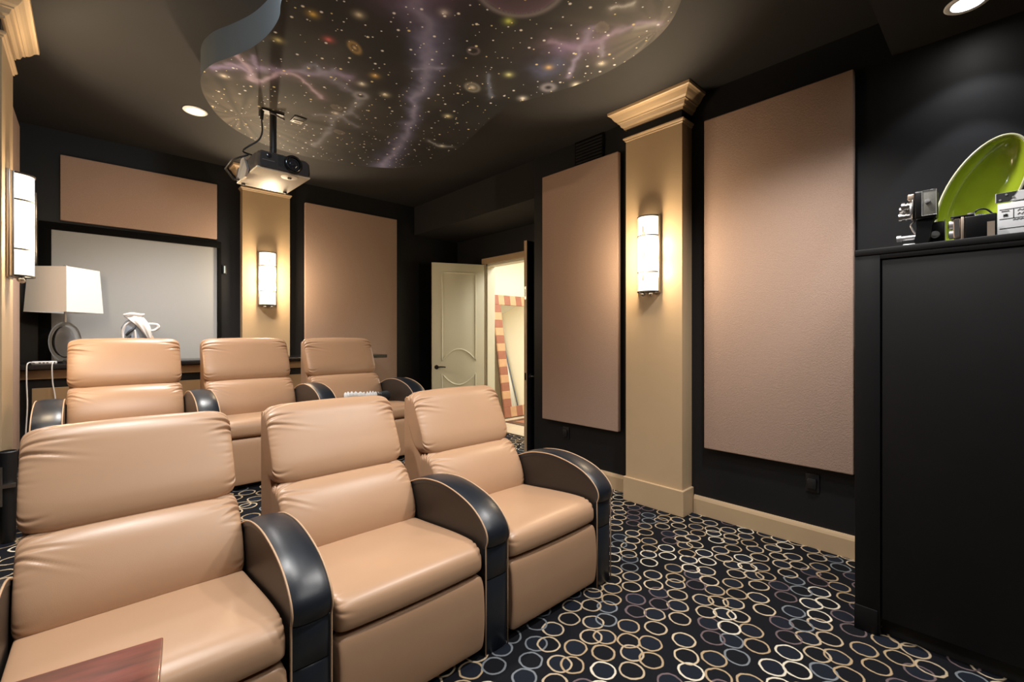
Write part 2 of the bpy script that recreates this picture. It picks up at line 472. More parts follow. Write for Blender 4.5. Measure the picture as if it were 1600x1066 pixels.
# acoustic fabric panels
def panel(b, label, ax):
    x0, x1, y0, y1, z0, z1 = b
    t = thing('acoustic_panel', label, 'acoustic panel', ((x0+x1)/2, (y0+y1)/2, z0), 0, 'fabric acoustic panels')
    cx, cy = (x0+x1)/2, (y0+y1)/2
    bm = bmesh.new(); box(bm, x0-cx, x1-cx, y0-cy, y1-cy, 0, z1-z0, 0.008, 3)
    link('fabric_face', bm, M['fabric'], t, smooth=30)
    bm = bmesh.new()
    if ax == '-x': box(bm, x1-cx, x1-cx+0.0135, y0-cy+0.02, y1-cy-0.02, 0.02, z1-z0-0.02)
    elif ax == '+x': box(bm, x0-cx-0.008, x0-cx, y0-cy+0.02, y1-cy-0.02, 0.02, z1-z0-0.02)
    else: box(bm, x0-cx+0.02, x1-cx-0.02, y1-cy, y1-cy+0.008, 0.02, z1-z0-0.02)
    link('backing', bm, M['felt'], t)
    return t


panel((3.437, 3.485, 2.332, 3.255, 0.535, 3.03), 'tall beige pink fabric panel on the right wall between doorway and pilaster', '-x')
panel((3.437, 3.485, 0.63, 1.560, 0.533, 3.03), 'tall beige pink fabric panel on the right wall beside the black cabinet', '-x')
panel((-0.197, 1.022, 5.842, 5.890, 2.446, 3.045), 'wide low tan fabric panel above the grey screen', '-y')
panel((1.946, 3.192, 5.842, 5.890, 0.50, 3.035), 'broad tan fabric panel on the back wall between pilaster and door', '-y')
panel((-0.46, -0.405, 4.27, 5.29, 0.50, 3.05), 'fabric panel seen almost edge on along the left wall', '+x')

# grey screen with black frame
t = thing('screen', 'plain grey screen in a wide black frame on the back wall', 'screen', (0.385, 5.86, 1.0))
boxm('screen_surface', (-0.638, 0.637, -0.005, 0.01, 0.0, 1.352), M['screen_grey'], t)
boxm('frame_rail', (-0.72, 0.675, -0.022, 0.038, 1.352, 1.42), M['felt'], t, 0.004)
boxm('frame_rail', (-0.72, 0.675, -0.022, 0.038, -0.07, 0.0), M['felt'], t, 0.004)
boxm('frame_stile', (-0.72, -0.638, -0.022, 0.038, 0.0, 1.352), M['felt'], t, 0.004)
boxm('frame_stile', (0.637, 0.675, -0.022, 0.038, 0.0, 1.352), M['felt'], t, 0.004)
# small pale switch to its right
t = thing('wall_switch', 'small pale blue wall control beside the grey screen', 'switch', (1.10, 5.90, 2.127))
boxm('plate', (-0.02, 0.02, -0.012, -0.001, -0.05, 0.05), M['black_plastic'], t, 0.003)
boxm('slider', (-0.008, 0.006, -0.02, -0.012, -0.04, 0.04), M['switch_blue'], t, 0.002)

# vent in the right wall, half behind the panel
t = thing('air_vent', 'black air vent high on the right wall behind the panel top', 'vent', (RX, 2.69, 3.15))
boxm('frame', (-0.014, -0.001, -0.17, 0.17, -0.11, 0.13), M['felt'], t, 0.003)
for k in range(7):
    bm = bmesh.new(); box(bm, -0.02, -0.014, -0.155, 0.155, -0.09+k*0.03, -0.075+k*0.03)
    link('slat', bm, M['black_plastic'], t)

# outlets
for y, lab in ((0.861, 'black outlet box low on the right wall near the cabinet'), (2.98, 'black outlet box low on the right wall near the doorway')):
    t = thing('outlet', lab, 'outlet', (RX, y, 0.42), 0, 'black wall outlets')
    boxm('cover_plate', (-0.010, -0.001, -0.04, 0.04, -0.06, 0.06), M['black_plastic'], t, 0.003)
    boxm('socket', (-0.030, -0.010, -0.026, 0.026, -0.035, 0.035), M['black_plastic'], t, 0.006)

# ------------------------------------------------------------------ star cloud: dropped ceiling panel with a painted night sky
SZ = 3.08
outline = [(0.709, 2.472), (0.738, 2.62), (0.735, 2.80), (0.70, 2.99), (0.635, 3.17), (0.566, 3.33), (0.535, 3.49), (0.546, 3.66), (0.61, 3.873), (0.748, 4.137), (0.945, 4.338),
           (1.228, 4.462), (1.60, 4.462), (1.958, 4.36), (2.26, 4.164), (2.430, 3.892), (2.459, 3.485), (2.375, 3.05), (2.29, 2.72), (2.274, 2.456), (2.34, 2.205), (2.405, 1.968),
           (2.432, 1.724), (2.40, 1.471), (2.325, 1.268), (2.20, 1.12), (2.02, 1.00), (1.80, 0.95), (1.58, 1.02), (1.42, 1.20), (1.30, 1.42), (1.14, 1.60), (0.92, 1.78), (0.76, 1.98), (0.69, 2.22)]
OUT = [tuple(p) for p in catmull(outline, 8)]


def vnoise(x, y, seed):
    rs = np.random.RandomState(seed); G = rs.rand(64, 64)
    xi, yi = np.floor(x).astype(int), np.floor(y).astype(int); fx, fy = x - xi, y - yi
    fx = fx*fx*(3-2*fx); fy = fy*fy*(3-2*fy)
    g = lambda a, b: G[a % 64, b % 64]
    return (g(xi, yi)*(1-fx)+g(xi+1, yi)*fx)*(1-fy)+(g(xi, yi+1)*(1-fx)+g(xi+1, yi+1)*fx)*fy


def fbm(x, y, s, seed, o=4):
    v = 0; a = 0.5
    for k in range(o):
        v = v + a*vnoise(x*s*2**k + 11.3*k, y*s*2**k + 5.7*k, seed+k); a *= 0.5
    return v / (1 - 0.5**o)


def seg_dist(X, Y, pts):
    best = np.full(X.shape, 9.0)
    for (ax, ay), (bx, by) in zip(pts, pts[1:]):
        dx, dy = bx-ax, by-ay; L = dx*dx+dy*dy
        t = np.clip(((X-ax)*dx+(Y-ay)*dy)/L, 0, 1)
        best = np.minimum(best, np.hypot(X-ax-t*dx, Y-ay-t*dy))
    return best


def paint_sky(X, Y):
    """colours of the painted mural, with sconce light painted in at its lobes"""
    n1 = fbm(X, Y, 2.2, 1); n2 = fbm(X, Y, 7, 5); n3 = fbm(X, Y, 18, 9)
    Xw = X + 0.10*(n2-0.5); Yw = Y + 0.10*(fbm(X, Y, 7, 20)-0.5)
    C = np.stack([0.010+0.013*n1, 0.0105+0.013*n1, 0.012+0.0135*n1], 1)

    def add(w, col):
        nonlocal C
        w = np.clip(w, 0, 1)[:, None]
        C = C*(1-w) + np.array(col)[None]*w
    sm = lambda pts: [tuple(p) for p in catmull(pts, 5, closed=False)]
    # broad soft clouds
    add(0.30*np.clip(n1*2-0.9, 0, 1), (0.10, 0.085, 0.075))
    # pale brush streaks at both lobes, with sconce light painted in as haze
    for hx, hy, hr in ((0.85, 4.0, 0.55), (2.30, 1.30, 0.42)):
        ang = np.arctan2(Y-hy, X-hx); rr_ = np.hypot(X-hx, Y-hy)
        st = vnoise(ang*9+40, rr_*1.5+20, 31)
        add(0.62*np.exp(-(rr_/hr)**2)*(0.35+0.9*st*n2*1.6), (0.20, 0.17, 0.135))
    river = sm([(1.1, 1.6), (1.2, 2.01), (1.36, 2.16), (1.5, 2.34), (1.62, 2.61), (1.73, 2.9), (1.9, 3.29), (2.04, 3.77), (2.16, 4.24)])
    d = seg_dist(Xw, Yw, river)
    wid = np.interp(Y, [1.6, 2.3, 2.9, 3.3, 4.3], [0.12, 0.10, 0.055, 0.06, 0.12])
    add(0.85*np.exp(-(d/wid)**2)*(0.35+0.9*n2), (0.15, 0.155, 0.29))
    add(0.65*np.exp(-(d/(wid*0.4))**2)*(0.25+0.9*n3), (0.30, 0.29, 0.44))
    add(0.5*np.exp(-(((X-1.1)**2+(Y-1.9)**2)/0.25**2)), (0.20, 0.12, 0.22))
    for pts, w, a, col in [
        ([(0.57, 3.37), (0.69, 3.23), (0.77, 3.22), (0.9, 3.14), (1.03, 3.05), (1.15, 2.94), (1.24, 2.91)], 0.030, .65, (0.26, 0.20, 0.30)),
        ([(0.63, 3.15), (0.69, 3.18), (0.74, 3.29), (0.81, 3.37), (0.88, 3.19), (0.96, 3.15), (1.07, 3.17), (1.21, 3.28)], 0.016, .75, (0.40, 0.29, 0.33)),
        ([(0.99, 3.04), (1.01, 2.93), (1.08, 2.98), (1.14, 2.91)], 0.016, .5, (0.20, 0.20, 0.26)),
        ([(0.77, 3.2), (0.73, 3.08)], 0.014, .6, (0.26, 0.2, 0.3)), ([(0.74, 3.29), (0.66, 3.25), (0.60, 3.28)], 0.012, .6, (0.3, 0.22, 0.3)),
        ([(1.07, 2.99), (1.19, 3.0), (1.30, 3.05)], 0.04, .4, (0.22, 0.2, 0.24)),
        ([(1.95, 1.78), (2.06, 1.75), (2.12, 1.68), (2.14, 1.59), (2.14, 1.45), (2.17, 1.33), (2.26, 1.27)], 0.022, .7, (0.36, 0.26, 0.34)),
        ([(2.04, 1.80), (2.10, 1.70), (2.16, 1.62)], 0.05, .5, (0.22, 0.14, 0.24)),
        ([(2.11, 1.7), (2.18, 1.78), (2.29, 1.93)], 0.016, .6, (0.32, 0.27, 0.36)), ([(2.11, 1.67), (2.03, 1.54)], 0.016, .6, (0.3, 0.24, 0.34)),
        ([(2.16, 1.6), (2.28, 1.65)], 0.014, .55, (0.3, 0.25, 0.3)),
        ([(1.4, 3.08), (1.44, 3.36), (1.39, 3.5), (1.44, 3.8), (1.48, 4.16)], 0.026, .55, (0.22, 0.205, 0.21)),
        ([(1.27, 3.60), (1.39, 3.5), (1.48, 3.52), (1.6, 3.57)], 0.022, .45, (0.22, 0.20, 0.22)),
        ([(1.44, 3.36), (1.52, 3.40)], 0.02, .4, (0.22, 0.2, 0.22)),
        ([(1.5, 2.54), (1.56, 2.50), (1.64, 2.42)], 0.012, .5, (0.24, 0.22, 0.3)), ([(1.88, 2.27), (2.0, 2.40), (2.07, 2.47)], 0.014, .45, (0.2, 0.22, 0.28)),
        ([(2.11, 1.87), (2.16, 2.0), (2.08, 1.98)], 0.06, .45, (0.11, 0.12, 0.20)),
        ([(2.16, 3.38), (2.3, 3.41), (2.38, 3.36)], 0.014, .6, (0.35, 0.35, 0.33)),
        ([(2.20, 1.38), (2.24, 1.29)], 0.03, .55, (0.42, 0.36, 0.30)), ([(1.985, 1.385), (2.03, 1.29)], 0.010, .75, (0.6, 0.55, 0.48)),
    ]:
        d = seg_dist(Xw, Yw, sm(pts) if len(pts) > 2 else pts)
        add(1.15*a*np.exp(-(d/w)**2)*(0.45+0.8*n3), [1.35*q_*f_ for q_, f_ in zip(col, (0.85, 0.95, 1.15))])
        add(0.3*a*np.exp(-(d/(3.2*w))**2)*(0.3+0.9*n2), col)
    # painted planets, rings, holes
    def disc(cx, cy, r, ang, ec):
        dx, dy = X-cx, Y-cy; c, s = math.cos(ang), math.sin(ang)
        return np.hypot(dx*c+dy*s, (-dx*s+dy*c)/ec)/r
    q = disc(1.91, 2.46, 0.062, 0.5, 0.8); add(0.6*np.exp(-((q-0.85)/0.22)**2), (0.28, 0.28, 0.25)); add(np.exp(-(q/0.4)**2), (0.55, 0.52, 0.45))
    q = disc(1.14, 2.59, 0.06, 0.8, 0.55); add(0.6*np.exp(-((q-0.8)/0.3)**2), (0.42, 0.28, 0.10)); add(np.exp(-(q/0.25)**2), (0.7, 0.5, 0.25))
    q = disc(1.67, 2.14, 0.038, 0, 1); add(0.6*np.exp(-((q-0.85)/0.2)**2), (0.2, 0.17, 0.2))
    for cx, cy in ((1.34, 3.36), (1.52, 3.75), (2.06, 1.50)):
        q = disc(cx, cy, 0.05, 0.4, 0.75); add(0.35*(q < 1)*(0.4+0.6*q), (0.28, 0.23, 0.19))
    for cx, cy in ((1.4, 3.08), (2.29, 2.11)):
        q = disc(cx, cy, 0.035, 0, 1); add(0.7*np.exp(-((q-1)/0.6)**2), (0.28, 0.28, 0.34)); add(np.exp(-(q/0.55)**2), (0.01, 0.01, 0.012))
    q = disc(1.52, 1.58, 0.20, 0, 1); add(0.8*(q < 1)*(0.3+0.7*q**2)*(0.5+n2), (0.12, 0.075, 0.115)); add(0.5*np.exp(-((q-1.08)/0.08)**2), (0.34, 0.30, 0.34))
    # larger stars
    for cx, cy, c in [(2.02, 2.91, (0.8, 0.75, 0.5)), (1.65, 1.81, (0.6, 0.7, 0.15)), (1.99, 2.18, (0.75, 0.8, 0.4)), (1.34, 2.93, (0.8, 0.78, 0.7)), (0.64, 3.45, (0.8, 0.72, 0.62)),
                      (0.86, 2.47, (0.75, 0.5, 0.12)), (0.79, 2.82, (0.65, 0.6, 0.3)), (1.04, 2.31, (0.7, 0.65, 0.5)), (2.3, 3.4, (0.9, 0.88, 0.8)), (2.4, 1.96, (0.9, 0.85, 0.75)),
                      (2.33, 1.7, (0.8, 0.75, 0.65)), (1.37, 3.45, (0.7, 0.65, 0.6)), (1.36, 1.99, (0.6, 0.55, 0.6)), (1.52, 2.95, (0.7, 0.66, 0.5)), (1.0, 2.62, (0.7, 0.15, 0.15)), (1.36, 2.78, (0.7, 0.45, 0.15)),
                      (2.12, 1.95, (0.8, 0.55, 0.25)), (2.26, 2.33, (0.8, 0.8, 0.8))]:
        dd = np.hypot(X-cx, Y-cy); add(np.exp(-(dd/0.013)**2), c); add(0.35*np.exp(-(dd/0.03)**2), c)
    return C


def star_cloud():
    n = len(OUT)
    xs = np.arange(0.48, 2.5, 0.009); ys = np.arange(0.9, 4.52, 0.009)
    GX, GY = np.meshgrid(xs, ys); GX = GX.ravel(); GY = GY.ravel()
    inside = np.zeros(GX.shape, bool)
    for (x0, y0), (x1, y1) in zip(OUT, OUT[1:]+OUT[:1]):
        c = ((y0 > GY) != (y1 > GY)) & (GX < (x1-x0)*(GY-y0)/(y1-y0+1e-12)+x0); inside ^= c
    near = seg_dist(GX, GY, OUT+OUT[:1]) < 0.006
    # regular cells well inside, a stitched rim around them
    nx, ny = len(xs), len(ys)
    ok = (inside & ~near).reshape(ny, nx)
    quad = ok[:-1, :-1] & ok[1:, :-1] & ok[:-1, 1:] & ok[1:, 1:]
    idx = -np.ones(ny*nx, int)
    jj, ii = np.nonzero(quad)
    used = np.unique(np.concatenate([jj*nx+ii, jj*nx+ii+1, (jj+1)*nx+ii, (jj+1)*nx+ii+1]))
    idx[used] = np.arange(len(used))
    V = [(GX[u], GY[u]) for u in used]
    F = [(idx[j*nx+i], idx[j*nx+i+1], idx[(j+1)*nx+i+1], idx[(j+1)*nx+i]) for j, i in zip(jj, ii)]
    # boundary edges of the cell field
    from collections import defaultdict
    cnt = defaultdict(int); nxt = {}
    for f in F:
        for a, b in zip(f, f[1:]+f[:1]): cnt[(a, b)] += 1
    bnd = [(a, b) for (a, b) in cnt if (b, a) not in cnt]
    bv = sorted({v for e in bnd for v in e}); remap = {v: k for k, v in enumerate(bv)}
    pts = [Vector(V[v]) for v in bv] + [Vector(p) for p in OUT]
    nb = len(bv)
    edges = [(remap[a], remap[b]) for a, b in bnd] + [(nb+k, nb+(k+1) % n) for k in range(n)]
    ov, oe, of, ovm, oem, ofm = delaunay_2d_cdt(pts, edges, [], 0, 1e-6)
    base = len(V)
    conv = {}
    for k, v in enumerate(ov):
        src = ovm[k][0] if ovm[k] else None
        if src is not None and src < nb: conv[k] = bv[src]
        else: conv[k] = len(V); V.append((v.x, v.y))
    poly = np.array(OUT)
    for f in of:
        c = sum((ov[i] for i in f), Vector((0, 0)))/len(f)
        # keep only triangles between the rim and the cell field
        ins = False
        for (x0, y0), (x1, y1) in zip(OUT, OUT[1:]+OUT[:1]):
            if (y0 > c.y) != (y1 > c.y) and c.x < (x1-x0)*(c.y-y0)/(y1-y0+1e-12)+x0: ins = not ins
        i, j = int((c.x-xs[0])/0.009), int((c.y-ys[0])/0.009)
        if ins and not (0 <= i < nx-1 and 0 <= j < ny-1 and quad[j, i]):
            F.append(tuple(conv[i] for i in f))
    me = bpy.data.meshes.new('painted_sky')
    me.from_pydata([(x, y, 0.0) for x, y in V], [], F)
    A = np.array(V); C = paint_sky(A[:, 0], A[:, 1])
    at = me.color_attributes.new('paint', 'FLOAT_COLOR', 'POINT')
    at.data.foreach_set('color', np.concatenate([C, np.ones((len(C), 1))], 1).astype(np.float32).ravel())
    m = bpy.data.materials.new('star_mural_paint'); m.use_nodes = True; nt = m.node_tree; b = nt.nodes['Principled BSDF']
    N = nt.nodes.new; Lk = nt.links.new
    a = N('ShaderNodeAttribute'); a.attribute_name = 'paint'; prev = a.outputs['Color']
    tc = N('ShaderNodeTexCoord')
    for sc, rad, keep, seed in ((8.0, 0.095, 0.42, 0.0), (12.0, 0.09, 0.34, 3.0), (22.0, 0.10, 0.12, 7.0)):
        mp = N('ShaderNodeMapping'); mp.inputs['Location'].default_value = (seed, seed*1.7, 0); Lk(tc.outputs['Object'], mp.inputs['Vector'])
        v = N('ShaderNodeTexVoronoi'); v.voronoi_dimensions = '2D'; v.inputs['Scale'].default_value = sc; Lk(mp.outputs['Vector'], v.inputs['Vector'])
        sp = N('ShaderNodeSeparateColor'); Lk(v.outputs['Color'], sp.inputs[0])
        mr = N('ShaderNodeMapRange'); mr.interpolation_type = 'SMOOTHSTEP'
        mr.inputs['From Min'].default_value = rad*0.25; mr.inputs['From Max'].default_value = rad; mr.inputs['To Min'].default_value = 0.95; mr.inputs['To Max'].default_value = 0
        Lk(v.outputs['Distance'], mr.inputs['Value'])
        gt = N('ShaderNodeMath'); gt.operation = 'LESS_THAN'; gt.inputs[1].default_value = keep; Lk(sp.outputs[0], gt.inputs[0])
        mu = N('ShaderNodeMath'); mu.operation = 'MULTIPLY'; Lk(mr.outputs[0], mu.inputs[0]); Lk(gt.outputs[0], mu.inputs[1])
        rp = N('ShaderNodeValToRGB'); rp.color_ramp.elements[0].color = (0.85, 0.85, 0.88, 1); rp.color_ramp.elements[1].color = (0.85, 0.70, 0.32, 1)
        rp.color_ramp.elements[0].position = 0.45; rp.color_ramp.elements[1].position = 0.9
        Lk(sp.outputs[1], rp.inputs['Fac'])
        mx = N('ShaderNodeMix'); mx.data_type = 'RGBA'; Lk(mu.outputs[0], mx.inputs['Factor']); Lk(prev, mx.inputs['A']); Lk(rp.outputs['Color'], mx.inputs['B'])
        prev = mx.outputs['Result']
    Lk(prev, b.inputs['Base Color']); b.inputs['Roughness'].default_value = 0.65; b.inputs['Specular IOR Level'].default_value = 0.2
    me.materials.append(m)
    t = thing('ceiling_cloud', 'dropped curvy ceiling panel painted with stars and purple nebulae', 'ceiling panel', (0, 0, SZ))
    o = bpy.data.objects.new('painted_sky', me); COL.objects.link(o); o.parent = t
    bm = bmesh.new()
    A = [bm.verts.new((x, y, 0.0005)) for x, y in OUT]; B = [bm.verts.new((x, y, CZ-SZ-0.001)) for x, y in OUT]
    for k in range(n): bm.faces.new((A[k], A[(k+1) % n], B[(k+1) % n], B[k]))
    so = link('edge_band', bm, M['cloud_side'], t, smooth='all')
    return t


M['cloud_side'] = mat('black_satin_paint', (0.065, 0.074, 0.082), 0.4, 0.5)
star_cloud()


# ------------------------------------------------------------------ wall sconces
def make_sconce(label, loc, rz):
    t = thing('wall_sconce', label, 'sconce', loc, rz, 'lit half round wall sconces')
    hw, hz = 0.092, 0.305
    boxm('back_plate', (0.001, 0.016, -hw-0.003, hw+0.003, -hz-0.008, hz+0.008), M['nickel'], t, 0.002)
    def arc(rx, ry, n=20): return [(0.022 + rx*math.cos(a), ry*math.sin(a)) for a in np.linspace(-PI/2, PI/2, n)]
    bm = bmesh.new(); a0 = arc(0.088, hw-0.006); a1 = arc(0.082, hw-0.012)
    L = [[bm.verts.new((x, y, z)) for x, y in a] for z in (-hz+0.008, hz-0.008) for a in (a0, a1)]
    for k in range(len(a0)-1):
        bm.faces.new((L[0][k], L[0][k+1], L[2][k+1], L[2][k])); bm.faces.new((L[1][k+1], L[1][k], L[3][k], L[3][k+1]))
        bm.faces.new((L[0][k], L[1][k], L[1][k+1], L[0][k+1])); bm.faces.new((L[2][k], L[2][k+1], L[3][k+1], L[3][k]))
    link('glass', bm, M['sconce_glass'], t, smooth='all')
    for z0, z1, nm in ((-hz, -hz+0.009, 'end_band'), (hz-0.009, hz, 'end_band'), (0.141, 0.149, 'cross_band'), (-0.149, -0.141, 'cross_band')):
        bm = bmesh.new(); o_, i_ = arc(0.0935, hw-0.001), arc(0.0885, hw-0.0055)
        prism(bm, o_ + i_[::-1], 'z', z0, z1); link(nm, bm, M['band'], t, smooth=True)
    for s in (-1, 1):
        boxm('side_rail', (0.016, 0.034, s*(hw-0.001)-0.004, s*(hw-0.001)+0.004, -hz, hz), M['nickel'], t, 0.001)
    for y, z0, z1 in ((0.0, -0.215, 0.215), (-0.014, -0.17, 0.175), (0.014, -0.17, 0.175)):
        boxm('thin_bar', (0.1135, 0.118, y-0.0025, y+0.0025, z0, z1), M['band'], t)
    for y in (-0.035, 0.035):
        bm = bmesh.new(); lathe(bm, [(0.004, 0), (0.008, -0.004), (0.017, -0.012), (0.017, -0.022), (0.010, -0.030), (0.002, -0.033)], (0.055, y, -hz+0.001), 14)
        link('finial', bm, M['nickel'], t, smooth='all')
    bm = bmesh.new(); box(bm, 0.016, 0.07, -0.05, 0.05, -hz+0.0005, -hz+0.006); link('bottom_bracket', bm, M['bronze'], t)
    c, s = math.cos(rz), math.sin(rz)
    def P(x, y, z): return (loc[0]+x*c-y*s, loc[1]+x*s+y*c, loc[2]+z)
    # bulbs: light leaves the open top and bottom of the glass and glows through it
    d = Vector((math.cos(rz), math.sin(rz), 1.0))
    u = lamp('sconce_uplight', 'SPOT', P(0.085, 0, 0.30), 75, WARM, 0.03, spot=math.radians(106), blend=0.6)
    u.rotation_euler = d.to_track_quat('-Z', 'Y').to_euler()
    lamp('sconce_downlight', 'SPOT', P(0.06, 0, -0.27), 2, WARM, 0.02, rot=(0, 0, 0), spot=math.radians(120), blend=0.8)
    lamp('sconce_glow', 'POINT', P(0.18, 0, 0.10), 10, WARM, 0.06)
    lamp('sconce_glow', 'POINT', P(0.18, 0, -0.12), 10, WARM, 0.06)
    return t


make_sconce('lit half round glass sconce on the gold pilaster of the right wall', (3.34, 1.955, 2.045), PI)
make_sconce('lit half round glass sconce on the back wall pilaster, smallest of the three', (1.505, 5.80, 2.045), -PI/2)
make_sconce('lit half round glass sconce at the left edge above the table lamp', (-0.355, 4.0, 2.045), 0)


# ------------------------------------------------------------------ downlights in view
def downlight(label, loc):
    t = thing('downlight', label, 'ceiling light', loc, 0, 'recessed ceiling downlights')
    bm = bmesh.new(); lathe(bm, [(0.055, -0.001), (0.086, -0.001), (0.088, -0.006), (0.080, -0.012), (0.062, -0.010)], seg=32)
    bmesh.ops.delete(bm, geom=[f for f in bm.faces if len(f.verts) > 4], context='FACES')
    link('trim_ring', bm, M['white_ring'], t, smooth='all')
    bm = bmesh.new(); lathe(bm, [(0.066, -0.001), (0.064, -0.006), (0.03, -0.010), (0.002, -0.011)], seg=32)
    link('lens', bm, M['lens_lit'], t, smooth='all')
    return t


downlight('round lit ceiling downlight left of the star painted panel', (0.65, 4.61, CZ))
downlight('round lit downlight in the soffit above the green platter', (3.2, 0.126, 3.05))

# ------------------------------------------------------------------ recliners
ARM = [(0.0, 0.47), (-0.012, 0.505), (0.0, 0.545), (0.045, 0.59), (0.11, 0.626), (0.20, 0.652), (0.30, 0.667), (0.39, 0.668), (0.50, 0.654), (0.61, 0.618), (0.72, 0.56), (0.80, 0.50)]
SW, AW = 0.318, 0.134


def arm_parts(parent, x0):
    """one arm from x0 to x0+AW: dark side panels, a black crescent top, two black front pads and piping"""
    arch = [tuple(p) for p in catmull(ARM, 5, closed=False)]
    arm = None
    bm = bmesh.new()
    poly = [(0.02, 0.0), (0.02, 0.46)] + [(y+0.012 if i < 6 else y, z-0.012) for i, (y, z) in enumerate(arch)] + [(0.80, 0.30), (0.80, 0.0)]
    prism(bm, poly, 'x', x0+0.006, x0+AW-0.006)
    arm = link('armrest', bm, M['arm_side'], parent, smooth=50)
    # crescent top, rounded across its width
    bm = bmesh.new(); rings = []
    nx = 9
    A = np.array(arch); d = np.gradient(A, axis=0); nr = np.stack([-d[:, 1], d[:, 0]], 1); nr /= np.linalg.norm(nr, axis=1)[:, None]
    if nr[len(nr)//2][1] < 0: nr = -nr
    for k in range(nx):
        u = -1 + 2*k/(nx-1); off = 0.010*(1-abs(u)**3.0)
        rings.append([bm.verts.new((x0+AW/2+u*(AW/2-0.004), p[0]+q[0]*off, p[1]+q[1]*off)) for p, q in zip(A, nr)])
    low = [[bm.verts.new((x0+s, p[0]-q[0]*0.018, p[1]-q[1]*0.018)) for p, q in zip(A, nr)] for s in (0.004, AW-0.004)]
    allr = [low[0]] + rings + [low[1]]
    for a, b in zip(allr, allr[1:]):
        for i in range(len(a)-1): bm.faces.new((a[i], a[i+1], b[i+1], b[i]))
    bm.faces.new([r_[0] for r_ in allr]); bm.faces.new([r_[-1] for r_ in allr][::-1])
    link('arm_top', bm, M['black_leather'], arm, smooth=50)
    # front pads
    for z0, z1, bl in ((0.325, 0.462, 0.0), (0.0, 0.322, 0.0)):
        bm = bmesh.new()
        prof = [(0.0, z0), (-0.006, z0+0.006), (-0.010, (z0+z1)/2), (-0.006, z1-0.006), (0.0, z1)]
        rr = []
        for u in (-1, -0.9, -0.5, 0, 0.5, 0.9, 1):
            s = (1-abs(u)**4)
            rr.append([bm.verts.new((x0+AW/2+u*(AW/2-0.004), y*s*0.9+0.004*(1-s), z)) for y, z in prof])
        back = [[bm.verts.new((x0+s, 0.02, z)) for z in (z0, z1)] for s in (0.004, AW-0.004)]
        for a, b in zip(rr, rr[1:]):
            for i in range(len(prof)-1): bm.faces.new((a[i], a[i+1], b[i+1], b[i]))
        bm.faces.new([back[0][0]] + rr[0] + [back[0][1]]); bm.faces.new(([back[1][0]] + rr[-1] + [back[1][1]])[::-1])
        bm.faces.new([back[0][1]] + [r_[-1] for r_ in rr] + [back[1][1]]); bm.faces.new(([back[0][0]] + [r_[0] for r_ in rr] + [back[1][0]])[::-1])
        link('front_pad', bm, M['black_leather'], arm, smooth=40)
    for s in (0.0035, AW-0.0035):
        bm = bmesh.new()
        path = [(x0+s, -0.003, 0.0), (x0+s, -0.003, 0.25), (x0+s, -0.003, 0.46)] + [(x0+s, p[0]+q[0]*0.002, p[1]+q[1]*0.002) for p, q in list(zip(A, nr))[1:]]
        tube(bm, path, 0.0035, 6); link('piping', bm, M['piping'], arm, smooth='all')
    return arm


